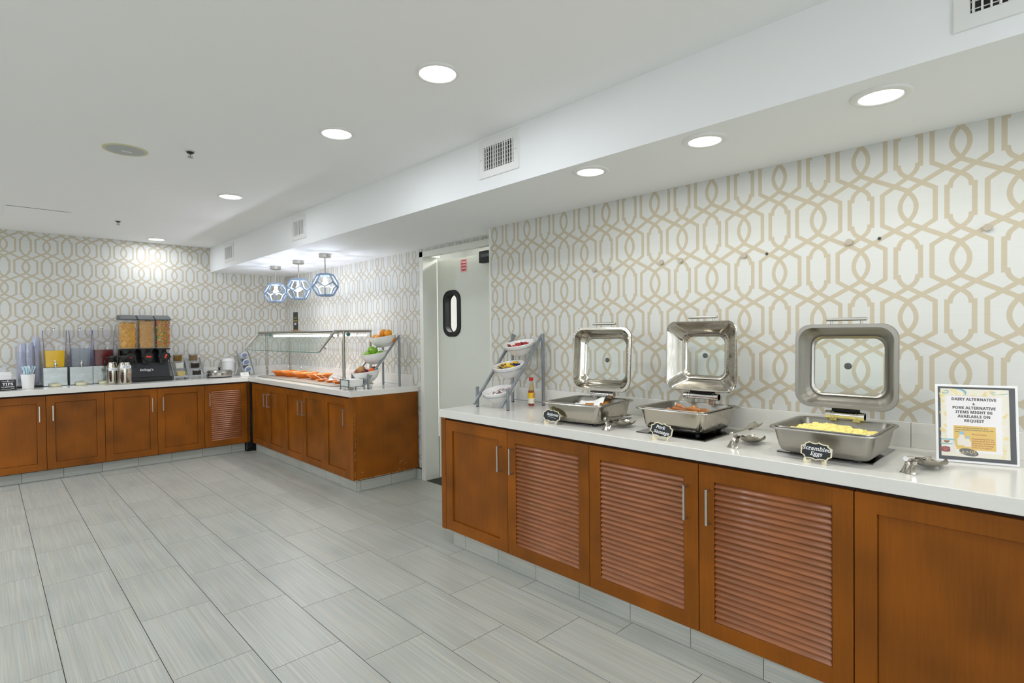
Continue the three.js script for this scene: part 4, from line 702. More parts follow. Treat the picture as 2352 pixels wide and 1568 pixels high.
// ---- sneeze guard
{
  const g = thing('sneeze_guard', 'glass sneeze guard on steel tubes over the salad bar', 'sneeze guard', [0, 0, 0]);
  const r = 0.0125, low = V(GX.front, 1.222, 0), at = (x, y, z) => V(x, y, z);
  for (const z of [ZL, ZR]) {
    part('front_post', rod(at(GX.post, TOP, z), at(GX.post, GY, z), 0.0145, 20), M.brushed, g);
    part('rear_post', rod(at(GX.rear, TOP, z), at(GX.rear, GY, z), r, 20), M.brushed, g);
    part('top_arm', merge([rod(at(GX.bend, GY, z), at(GX.rear + 0.012, GY, z), r, 20), new THREE.SphereGeometry(r, 16, 12).translate(GX.bend, GY, z)]), M.brushed, g);
    part('sloping_arm', rod(at(GX.bend, GY, z), at(low.x, low.y, z), 0.014, 20), M.brushed, g);
    for (const x of [GX.post, GX.rear]) { part('collar', cyl(0.02, 0.022, 0.008, 20, x, TOP + 0.004, z), M.nickel, g); part('clamp', merge([rod(at(x, TOP + 0.075, z - 0.035), at(x, TOP + 0.075, z + 0.035), 0.0055), cyl(0.018, 0.018, 0.014, 16, x, TOP + 0.075, z)]), M.nickel, g); }
    for (const x of [GX.bend + 0.035, GX.post + 0.14]) part('glass_clip', cyl(0.008, 0.008, 0.028, 14, x, GY - 0.026, z), M.nickel, g);
    for (const t of [0.2, 0.72]) { const p = V(lerp(GX.bend, low.x, t), lerp(GY, low.y, t), z); part('glass_clip', merge([rod(p, p.clone().add(V(0.03, -0.026, 0)), 0.007), rod(p, p.clone().add(V(-0.016, 0.014, 0)), 0.005)]), M.nickel, g); }
  }
  part('top_rail', rod(at(GX.bend, GY, ZL), at(GX.bend, GY, ZR), 0.0155, 20), M.brushed, g);
  part('rear_rail', rod(at(GX.rear, GY, ZL), at(GX.rear, GY, ZR), 0.007, 12), M.brushed, g);
  const dx = low.x - GX.bend, dy = low.y - GY, L = Math.hypot(dx, dy), ang = Math.atan2(dy, dx);
  const pane = part('front_pane', new THREE.PlaneGeometry(L - 0.012, ZR - ZL - 0.03).rotateX(-Math.PI / 2).rotateZ(ang).translate((GX.bend + low.x) / 2 + 0.012, (GY + low.y) / 2 - 0.012, (ZL + ZR) / 2), M.glassGreen, g, 'sloping greenish glass pane');
  part('pane_edge', box(0.0035, 0.005, ZR - ZL - 0.03, low.x + 0.014, low.y - 0.007, (ZL + ZR) / 2), M.glassEdge, pane);
  const side = z => { const s = shapeOf([[GX.bend + 0.01, GY - 0.03], [GX.rear - 0.02, GY - 0.03], [GX.rear - 0.02, TOP + 0.02], [GX.post + 0.02, TOP + 0.02], [GX.front + 0.03, 1.21]]); return new THREE.ShapeGeometry(s).translate(0, 0, z); };
  for (const z of [ZL + 0.016, ZR - 0.016]) part('side_pane', side(z), M.clear, g);
  part('rear_pane', new THREE.PlaneGeometry(ZR - ZL - 0.06, GY - TOP - 0.1).rotateY(Math.PI / 2).translate(GX.rear - 0.02, (GY + TOP + 0.06) / 2, (ZL + ZR) / 2), M.clear, g);
  for (const z of [ZL, ZR]) part('pane_disc', cyl(0.019, 0.019, 0.01, 24).rotateX(Math.PI / 2).translate(GX.post + 0.04, GY - 0.03, z + 0.02), M.glassEdge, g);
  // strip light under the top rail
  const t = thing('tube_light', 'glowing white tube light under the sneeze guard top rail', 'tube light', [2.47, 1.378, (-6.6 - 4.975) / 2]);
  part('tube', rod(V(0, 0, -0.80), V(0, 0, 0.80), 0.0105, 20), M.tubeGlow, t);
  part('holder', span(-0.012, 0.012, 0.0118, 0.03, -0.81, 0.81), M.whitePlastic, t);
  for (const s of [-1, 1]) part('end_cap', rod(V(0, 0, s * 0.80), V(0, 0, s * 0.815), 0.0115, 20), M.whitePlastic, t);
  const a = new THREE.RectAreaLight('#fff8ea', LAMP.tube, 0.021, 1.6); a.rotation.x = -Math.PI / 2; a.position.y = -0.0125; t.add(a);
}
// ---- card on the top rail
{
  const tex = picture(256, 880, (c, w, h) => { c.fillStyle = '#34342f'; c.fillRect(0, 0, w, h); c.fillStyle = '#d8bd3a'; c.textAlign = 'center'; c.font = 'italic bold 92px serif'; c.fillText('Salad', w / 2, h * 0.35, 150); c.fillText('Sensation', w / 2, h * 0.51, 210); c.fillStyle = '#dcdce6'; c.fillRect(w * 0.2, h * 0.585, w * 0.55, 22); c.fillRect(w * 0.27, h * 0.63, w * 0.38, 64); });
  const t = thing('menu_card', 'tall dark menu card standing on the sneeze guard rail', 'menu card', [GX.bend, GY + 0.0155, -5.88], FRONT + 0.12);
  part('card', rbox(0.092, 0.196, 0.003, 0.001, 0, 0.104, 0), M.darkGrey, t); part('print', new THREE.PlaneGeometry(0.091, 0.195).translate(0, 0.104, 0.0017), std('#ffffff', 0.6, 0, { map: tex }), t); part('stand', rbox(0.14, 0.009, 0.03, 0.002, 0, 0.0045, 0), std('#b98a58', 0.6), t, 'wooden base strip');
}
// ---- cold tray, orange bowls
{
  const c = thing('cold_tray', 'long flat grey cold tray set into the salad bar', 'tray', [2.595, TOP, -5.9]);
  part('tray_plate', loft([[0.0005, 0.45, 2.0, 0.05], [0.010, 0.45, 2.0, 0.05], [0.0125, 0.444, 1.994, 0.047], [0.0125, 0.42, 1.97, 0.04], [0.009, 0.414, 1.964, 0.04]], 6, 30, true, true), std('#b4aca3', 0.38, 0.35), c);
  part('tray_edge', loft([[0.004, 0.452, 2.002, 0.051], [0.0085, 0.455, 2.005, 0.052], [0.0105, 0.452, 2.002, 0.051]], 6, 30, false), M.brushed, c);
  const bowl = (W, D, H) => loft([[0.0, W * 0.58, D * 0.5, 'o'], [0.004, W * 0.63, D * 0.55, 'o'], [H * 0.5, W * 0.76, D * 0.74, 'o'], [H * 0.92, W * 0.985, D * 0.98, 'o'], [H, W, D, 'o'], [H * 1.02, W * 0.985, D * 0.98, 'o'], [H * 0.85, W * 0.9, D * 0.89, 'o'], [H * 0.45, W * 0.7, D * 0.68, 'o'], [0.012, W * 0.55, D * 0.48, 'o']], 10, 50, true, true);
  const big = bowl(0.29, 0.24, 0.058), Y = TOP + 0.0095, r = rng(61);
  const mound = (seed, W, D, col, n, h) => { const q = rng(seed), o = []; for (let k = 0; k < n; k++) { const a = q() * 6.28, d = Math.sqrt(q()); o.push(new THREE.IcosahedronGeometry(0.008 + 0.007 * q(), 0).scale(1.3, 0.8, 1).rotateY(q() * 6).translate(d * W / 2 * Math.cos(a), h + 0.012 * (1 - d) + 0.008 * q(), d * D / 2 * Math.sin(a))); } return merge(o); };
  const tongGeo = [-1, 1].map(s => sheet(26, 4, (u, v) => { const t = (v - 0.5) * 2; return V(u * 0.2, s * 0.012 * u, t * (0.007 + 0.009 * Math.max(0, u - 0.72))); }, 0.0012));
  const tongMetal = std('#c9bda6', 0.3, 0.9);
  [['orange oval bowl of salad leaves at the far end of the tray', -6.70, '#e7dfa6', 'far'], ['second orange oval bowl from the far end of the tray', -6.42, '#efdca8', 'second'], ['third orange oval bowl from the far end, filled with pale melon', -6.12, '#f3e2a0', 'third'], ['nearest big orange oval bowl on the tray, filled with pale fruit', -5.80, '#f0ddb0', 'nearest']].forEach(([l, z, col, nm], k) => {
    const x = 2.62 + 0.012 * k, b = thing('orange_bowl', l, 'bowl', [x, Y, z], -0.12, 'orange oval bowls'); part('bowl_body', big, M.orange, b);
    single('fruit_mound', mound(70 + k, 0.19, 0.15, col, 90, 0.034), phys(col, 0.4), `mound of pale cut fruit in the ${nm} orange bowl`, 'fruit', [x, Y, z]).userData.kind = 'stuff';
    const t = thing('salad_tongs', `slim patterned tongs resting in the ${nm} orange bowl`, 'tongs', [x - 0.02, Y + 0.048, z + 0.01], 0, 'tongs in the orange bowls');
    part('arm', tongGeo[0], tongMetal, t); part('arm', tongGeo[1], tongMetal, t); part('end_knob', new THREE.SphereGeometry(0.008, 12, 8).translate(0.2, 0, 0), M.chrome, t);
    t.rotation.set(0, 2.55 - 0.05 * k, 0.42);
  });
  const small = bowl(0.125, 0.105, 0.024);
  [['small orange dish with a spoon beside the nearest big orange bowl', 2.545, -5.505, '#8c4a1c'], ['small orange dish heaped with white dressing', 2.55, -5.31, '#efece2'], ['small orange dish of red sauce behind the napkin holder', 2.68, -5.24, '#b3341c'], ['small orange dish closest to the napkin holder', 2.54, -5.13, '#a8551e']].forEach(([l, x, z, col], k) => {
    const b = thing('sauce_dish', l, 'dish', [x, Y, z], 0.2 * k, 'small orange dishes'); part('dish_body', small, M.orange, b);
    part('filling', loft([[0.012, 0.07, 0.056, 'o'], [0.02, 0.088, 0.07, 'o'], [0.023, 0.05, 0.04, 'o'], [0.0245 + (k === 1 ? 0.02 : 0), 0.01, 0.01, 'o']], 8, 80, false, true), phys(col, 0.4), b);
    const s = thing('teaspoon', `small steel teaspoon in the ${['first', 'white dressing', 'red sauce', 'last'][k]} orange dish`, 'teaspoon', [x, Y + 0.022, z], 0, 'teaspoons in the orange dishes'); part('spoon_body', merge([rod(V(0, 0, 0), V(0.09, 0.05, 0), 0.0025, 8), new THREE.SphereGeometry(0.012, 12, 8).scale(1.4, 0.5, 1)]), M.chrome, s); s.rotation.y = 2.2 + 0.5 * k;
  });
  const lid = thing('glass_cloche', 'clear plastic dome tipped beside the white dressing', 'dome', [2.60, Y + 0.03, -5.30]); part('dome', new THREE.SphereGeometry(0.04, 24, 12, 0, 6.3, 0, 1.5), M.clear, lid); part('rim_band', new THREE.TorusGeometry(0.04, 0.002, 8, 32).rotateX(Math.PI / 2).translate(0, 0.003, 0), M.whitePlastic, lid); lid.rotation.z = -0.7;
}
// ---- napkin holder
{
  const n = thing('napkin_holder', 'grey metal napkin holder with glass front at the salad bar corner', 'napkin holder', [2.408, TOP, -4.585], FRONT);
  const W = 0.16, D = 0.15, y0 = 0.022, y1 = 0.092, fr = M.rackGrey;
  for (const s of [1, -1]) {
    const z = s * D / 2;
    part('face_frame', merge([span(-W / 2, W / 2, y1 - 0.008, y1, z - 0.004, z + 0.004), span(-W / 2, W / 2, y0, y0 + 0.009, z - 0.004, z + 0.004), span(-W / 2, -W / 2 + 0.008, y0, y1, z - 0.004, z + 0.004), span(W / 2 - 0.008, W / 2, y0, y1, z - 0.004, z + 0.004)]), fr, n);
    part('face_panel', span(-W / 2 + 0.008, W / 2 - 0.008, y0 + 0.009, y1 - 0.008, z - 0.001, z + 0.001), phys('#cdd5d0', 0.3), n, 'frosted pale panel');
    for (const q of [-1, 1]) part('leg', merge([span(q * W / 2 - 0.004, q * W / 2 + 0.004, 0.003, y1, z - 0.004, z + 0.004), box(0.014, 0.004, 0.014, q * (W / 2 + 0.003), 0.002, z)]), fr, n);
  }
  part('base', span(-W / 2, W / 2, y0, y0 + 0.004, -D / 2, D / 2), fr, n);
  const r = rng(88), st = thing('napkin_stack', 'stack of white paper napkins in the holder at the salad bar corner', 'napkins', [2.408, TOP, -4.585], FRONT);
  for (let k = 0; k < 12; k++) part('napkin', box(W - 0.018 + 0.003 * r(), 0.0049, D - 0.014 + 0.003 * r(), (r() - 0.5) * 0.003, y0 + 0.0075 + 0.0052 * k, 0), M.whitePaper, st);
  const post = single('napkin_foot_block', rbox(0.028, 0.02, 0.022, 0.002, 0, 0.01, 0), std('#c3b894', 0.6), 'small pale block under the napkin holder corner', 'block', [2.37, TOP, -4.57]);
}
// ---- fruit on the second three-tier stand
{
  const CX = 2.675, CZ = -4.627, s = tierStand('grey metal three-tier stand holding fruit bowls on the salad bar', CX, CZ, M.rackGrey), tilt = 0.17;
  const bowlGeo = loft([[0, 0.15, 0.11, 'o'], [0.004, 0.165, 0.122, 'o'], [0.035, 0.245, 0.185, 'o'], [0.07, 0.29, 0.222, 'o'], [0.094, 0.304, 0.234, 'o'], [0.1, 0.312, 0.242, 'o'], [0.105, 0.31, 0.24, 'o'], [0.104, 0.302, 0.232, 'o'], [0.07, 0.278, 0.21, 'o'], [0.03, 0.22, 0.165, 'o'], [0.01, 0.14, 0.1, 'o']], 12, 60, true, true);
  const tiers = [[0.476, -0.075, 'white oval bowl of oranges on the top tier'], [0.318, 0.017, 'white oval bowl of green apples on the middle tier'], [0.153, 0.109, 'white oval bowl of red apples on the bottom tier']];
  tiers.forEach(([y, z, l]) => {
    tierPart(s, M.rackGrey, y - 0.062, z - 0.012, 0.118, 0.09, tilt);
    const b = thing('fruit_bowl', l, 'bowl', [CX - z, TOP + y, CZ], FRONT, 'white fruit bowls on the salad bar'); part('bowl_body', bowlGeo.clone().translate(0, -0.1, 0).rotateX(tilt).rotateZ(0.04), M.porcelain, b);
  });
  const fruit = (name, label, cat, grp, tier, list, geo, mats, stemMat) => list.forEach(([lx, ly, lz, sc], k) => {
    const [ty, tz] = tiers[tier], m = thing(name, label, cat, [CX - tz - lz, TOP + ty + ly - lz * 0.1, CZ + lx], 0.9 * k, grp);
    part('flesh', geo, mats[k % mats.length], m).scale.setScalar(sc || 1);
    if (stemMat) part('stem', rod(V(0, 0.024, 0), V(0.004, 0.036, 0), 0.0018, 6), stemMat, m);
    m.rotation.x = (k % 3 - 1) * 0.35; m.rotation.z = (k % 2 - 0.5) * 0.5;
  });
  const orangeGeo = new THREE.SphereGeometry(0.038, 28, 20).scale(1, 0.95, 1), om = [phys('#e08a10', 0.45, { bumpMap: blotchBump, bumpScale: 0.001 }), phys('#eb9a14', 0.45, { bumpMap: blotchBump, bumpScale: 0.001 })];
  fruit('orange', 'ripe orange in the top white fruit bowl', 'orange', 'oranges in the top fruit bowl', 0, [[0.035, 0.032, 0.01], [0.105, 0.028, 0.0], [-0.075, -0.016, 0.03], [-0.01, -0.018, 0.04], [0.05, -0.02, -0.05], [-0.05, -0.02, -0.05], [0.10, -0.03, -0.04]], orangeGeo, om);
  const appleGeo = lathe([[0, -0.028], [0.008, -0.031], [0.02, -0.031], [0.032, -0.02], [0.038, 0], [0.037, 0.016], [0.029, 0.030], [0.016, 0.034], [0.006, 0.029], [0, 0.025]], 28), stem = std('#4a3a1c', 0.8);
  fruit('green_apple', 'shiny green apple in the middle white fruit bowl', 'apple', 'green apples in the middle fruit bowl', 1, [[-0.05, 0.025, 0.0], [0.032, 0.018, 0.02], [-0.09, -0.02, 0.025], [-0.015, -0.022, 0.05], [0.09, -0.014, -0.01], [0.03, -0.03, -0.05]], appleGeo, [phys('#7fae22', 0.28), phys('#72a51c', 0.28), phys('#94bd3c', 0.28)], stem);
  fruit('red_apple', 'red and yellow apple in the bottom white fruit bowl', 'apple', 'red apples in the bottom fruit bowl', 2, [[-0.055, 0.008, 0.012], [-0.095, -0.014, 0.02], [0.0, -0.02, 0.0], [0.085, 0.004, -0.04]], appleGeo, [phys('#b98a4a', 0.3), phys('#9c4a2a', 0.3), phys('#6a1016', 0.3), phys('#5c0d14', 0.3)], stem);
  fruit('peach', 'orange peach at the right of the bottom fruit bowl', 'peach', undefined, 2, [[0.115, 0.006, 0.0, 0.8]], orangeGeo, [phys('#d5651f', 0.5)]);
}

// ================================================================ ON THE BACK COUNTER
// ---- tips sign, napkin caddy, straws
{
  const tex = picture(512, 440, (c, w, h) => {
    c.fillStyle = '#0d0d0e'; c.fillRect(0, 0, w, h); c.strokeStyle = c.fillStyle = '#f0f0ee'; c.lineWidth = 9; c.beginPath(); c.moveTo(60, 70); c.bezierCurveTo(140, 30, 200, 90, 256, 50); c.bezierCurveTo(310, 90, 380, 30, 452, 70); c.stroke(); c.beginPath(); c.arc(256, 50, 22, 0, 7); c.fill();
    c.textAlign = 'center'; c.font = 'bold 150px serif'; c.fillText('TIPS', w / 2, 230); c.font = 'bold 58px sans-serif'; c.fillText('are appreciated', w / 2, 310, 400); c.beginPath(); c.moveTo(50, 390); c.bezierCurveTo(150, 340, 200, 420, 256, 380); c.bezierCurveTo(320, 420, 380, 340, 462, 380); c.stroke();
  });
  const t = thing('tips_sign', 'black sign with white lettering asking for tips at the left edge', 'sign', [0.157, TOP, -7.03], -0.05);
  part('board', rbox(0.118, 0.102, 0.012, 0.002, 0, 0.051, 0), M.black, t); part('print', new THREE.PlaneGeometry(0.116, 0.1).translate(0, 0.051, 0.0062), std('#ffffff', 0.5, 0, { map: tex }), t); part('base', rbox(0.13, 0.006, 0.04, 0.002, 0, 0.003, -0.01), M.black, t);
  const n = thing('napkin_caddy', 'white napkin caddy with an upright grey weight arm behind the tips sign', 'napkin caddy', [0.118, TOP, -7.2], 0);
  part('tub', loft([[0, 0.14, 0.13, 0.01], [0.15, 0.15, 0.14, 0.012], [0.152, 0.146, 0.136, 0.012], [0.148, 0.142, 0.132, 0.012], [0.02, 0.134, 0.124, 0.01]], 5, 40, true, true), M.whitePlastic, n);
  part('weight_arm', merge([rbox(0.028, 0.075, 0.01, 0.003, 0.02, 0.2, 0.02), rbox(0.04, 0.008, 0.016, 0.003, 0.02, 0.24, 0.02)]), std('#b9bec4', 0.4), n);
  const ns = thing('napkin_stack', 'white paper napkins piled in the caddy at the left edge', 'napkins', [0.118, TOP, -7.2]);
  for (let k = 0; k < 5; k++) part('napkin', box(0.125, 0.008, 0.115, 0, 0.13 + 0.0085 * k, 0).rotateY(0.02 * k), M.whitePaper, ns);
  const c = thing('straw_cup', 'white tapered cup of wrapped stirrers beside the tips sign', 'cup', [0.303, TOP, -7.1]);
  part('cup_body', lathe([[0, 0.002], [0.041, 0.0], [0.043, 0.003], [0.054, 0.138], [0.0565, 0.14], [0.0545, 0.142], [0.051, 0.137], [0.04, 0.006], [0, 0.005]], 36), M.whitePlastic, c);
  const r = rng(14), pk = merge([rbox(0.009, 0.1, 0.003, 0.001, 0, 0, 0, 1), rbox(0.013, 0.02, 0.002, 0.0008, 0, 0.055, 0, 1)]), mats = [std('#eef2f2', 0.6), std('#9cc6d6', 0.6), std('#cfe4ea', 0.6)];
  for (let k = 0; k < 20; k++) { const a = k / 20 * 6.28 + r(), d = 0.012 + 0.026 * r(), m = single('wrapped_stirrer', pk, mats[k % 3], 'white and pale blue wrapped stirrer standing in the cup', 'stirrer', [0.303 + d * Math.cos(a), TOP + 0.145 + 0.02 * r(), -7.1 + d * Math.sin(a)], 'wrapped stirrers in the white cup'); m.rotation.set(Math.sin(a) * 0.32, r() * 6, -Math.cos(a) * 0.32); }
}
// ---- stacks of clear cups on a black base
{
  const b = thing('cup_caddy', 'black cup caddy base with clear guards holding tall cup stacks', 'cup caddy', [0.322, TOP, -7.31]);
  part('base', loft([[0, 0.20, 0.17, 0.03], [0.012, 0.20, 0.17, 0.03], [0.016, 0.19, 0.16, 0.028]], 6, 30, true, true), M.black, b);
  for (const x of [-0.052, 0.002, 0.056]) part('guard', new THREE.CylinderGeometry(0.045, 0.045, 0.36, 28, 1, true).scale(1, 1, 1).translate(x, 0.196, x > 0.05 ? -0.03 : 0.005), M.clear, b);
  part('spine', span(0.04, 0.078, 0.016, 0.3, -0.085, -0.079), std('#3b332b', 0.5), b, 'dark upright back plate');
  const cup = lathe([[0.0, 0.0], [0.026, 0.0], [0.028, 0.003], [0.04, 0.095], [0.0425, 0.097], [0.0425, 0.101], [0.0395, 0.1]], 24).rotateX(Math.PI).translate(0, 0.101, 0);
  const plastic = phys('#eef0f6', 0.12, { transmission: 0.82, thickness: 0, ior: 1.45 });
  [[-0.052, 0.005, 17, 'left stack'], [0.002, 0.005, 17, 'middle stack'], [0.056, -0.03, 20, 'right stack']].forEach(([x, z, n, nm], q) => { for (let k = 0; k < n; k++) single('clear_cup', cup, plastic, `upturned clear plastic cup in the ${nm} on the back counter`, 'cup', [0.322 + x, TOP + 0.017 + 0.021 * k, -7.31 + z], `clear cups, ${nm}`); });
}
// ---- juice dispensers
{
  const juice = [['clear juice dispenser of yellow juice, left of three', 0.522, 0.362, phys('#e0b407', 0.35), false, 'yellow orange juice'], ['clear dispenser of water, middle of three', 0.732, 0.381, null, false, 'clear water'], ['clear juice dispenser of dark red juice, right of three', 0.926, 0.362, phys('#5e0a04', 0.25), true, 'dark red juice']];
  juice.forEach(([l, x, lvl, mat, blackTap, what], k) => {
    const d = thing('drink_dispenser', l, 'drink dispenser', [x, TOP, -7.37], 0, 'drink dispensers on the back counter');
    const w = 0.188, dp = 0.21, y0 = 0.19, y1 = 0.57;
    part('stand', planarUV(rspan(-w / 2 - 0.002, w / 2 + 0.002, 0.004, y0, -dp / 2, dp / 2, 0.003), 0.5), std('#b9bfbf', 0.36, 0.8, { roughnessMap: smearMap }), d, 'brushed steel stand');
    part('stand_foot', span(-w / 2, w / 2, 0, 0.004, -dp / 2 + 0.004, dp / 2 - 0.004), M.black, d);
    part('tank', loft([[y0, w - 0.026, dp - 0.026, 0.012], [y1, w + 0.004, dp - 0.004, 0.012]], 5, 30, true, false), M.clear, d);
    part('tank_edges', merge([-1, 1].map(s => rod(V(s * (w / 2 - 0.014), y0, dp / 2 - 0.016), V(s * (w / 2 + 0.001), y1, dp / 2 - 0.004), 0.0024, 8))), M.acrylicEdge, d, 'violet-tinted tank edges');
    part('tank_lid', rspan(-w / 2 - 0.003, w / 2 + 0.003, y1, y1 + 0.004, -dp / 2, dp / 2, 0.001), M.clear, d);
    part('lid_knob', merge([new THREE.SphereGeometry(0.0125, 20, 14).translate(0, y1 + 0.026, 0), cyl(0.006, 0.008, 0.014, 14, 0, y1 + 0.01, 0)]), M.chrome, d);
    part('tap', merge([rod(V(0, y0 + 0.024, dp / 2 - 0.014), V(0, y0 + 0.024, dp / 2 + 0.035), 0.0075, 14), lathe([[0, -0.03], [0.007, -0.028], [0.01, -0.01], [0.0135, 0.002], [0.0135, 0.014], [0.009, 0.02], [0.006, 0.034], [0.006, 0.044], [0, 0.046]], 20).translate(0, y0 + 0.026, dp / 2 + 0.035), bar(V(0, y0 + 0.066, dp / 2 + 0.035), V(-0.016, y0 + 0.078, dp / 2 + 0.045), 0.012, 0.008)]), blackTap ? M.black : M.chrome, d);
    const j = single('drink_fill', loft([[y0 + 0.003, w - 0.036, dp - 0.036, 0.01], [lvl, w - 0.022, dp - 0.026, 0.01]], 5, 30, true, true), mat || phys('#d7dde2', 0.05, { transmission: 0.75, thickness: 0, ior: 1.33 }), `${what} filling its clear dispenser tank`, 'drink', [x, TOP, -7.37]);
    const t = thing('drip_tray', ['cream drip tray under the yellow juice tap', 'cream drip tray under the water tap', 'cream drip tray under the red juice tap'][k], 'drip tray', [x - 0.004, TOP, -7.21], 0, 'cream drip trays');
    part('tray_body', lathe([[0, 0.003], [0.044, 0.0], [0.05, 0.004], [0.0525, 0.026], [0.05, 0.028], [0.047, 0.024], [0, 0.022]], 32), std('#d9d6b4', 0.6), t); part('tray_grid', merge([-2, -1, 0, 1, 2].map(i => box(0.085 - 0.012 * Math.abs(i), 0.002, 0.003, 0, 0.0255, i * 0.014))), std('#c9c6a4', 0.6), t);
  });
}
// ---- steel vacuum jugs
{
  const body = [[0, 0.0], [0.054, 0.0], [0.058, 0.004], [0.0585, 0.03], [0.0585, 0.15], [0.055, 0.185], [0.044, 0.225], [0.04, 0.236], [0, 0.236]];
  const jug = (label, x, z, txt, y, turn, s) => {
    const j = thing('vacuum_jug', label, 'vacuum jug', [x, TOP, z], turn, 'steel vacuum jugs');
    part('body', lathe(body.map(([r, h]) => [r * s, h]), 40), std('#bdb8ac', 0.3, 1, { roughnessMap: smearMap }), j);
    part('lid', lathe([[0, 0.302], [0.03 * s, 0.3], [0.037 * s, 0.292], [0.039 * s, 0.285], [0.042 * s, 0.236], [0, 0.236]], 32), M.black, j);
    part('spout', bar(V(-0.03, 0.276, 0), V(-0.062, 0.283, 0), 0.024, 0.014, V(0, 0, 1), 0.004), M.black, j);
    part('handle', tubePath([V(0.03, 0.283, 0), V(0.07, 0.288, 0), V(0.093, 0.265, 0), V(0.1, 0.22, 0), V(0.095, 0.16, 0)], 0.0085, 28, 10), M.black, j);
    const tex = picture(512, 110, (c, w, h) => { c.fillStyle = '#eef2f4'; c.fillRect(0, 0, w, h); c.fillStyle = '#333c44'; c.textAlign = 'center'; c.font = `bold ${txt.length > 9 ? 26 : 78}px sans-serif`; c.fillText(txt, w / 2, txt.length > 9 ? 66 : 84, 440); });
    const R = (y > 0.18 ? 0.056 : 0.0592) * s;
    part('paper_label', new THREE.CylinderGeometry(R * 0.995, R * 1.012, 0.03, 28, 1, true, -0.85, 1.7).translate(0, y, 0), std('#ffffff', 0.7, 0, { map: tex, side: THREE.DoubleSide }), j, 'white paper label');
  };
  jug('steel vacuum jug with a black lid and thin white label, left of the milk jug', 0.976, -7.09, 'WHOLE CREAMER', 0.158, 0, 0.9);
  jug('steel vacuum jug labelled milk, in front of the cereal dispenser', 1.066, -6.985, '2% MILK', 0.182, 0.1, 1.08);
}
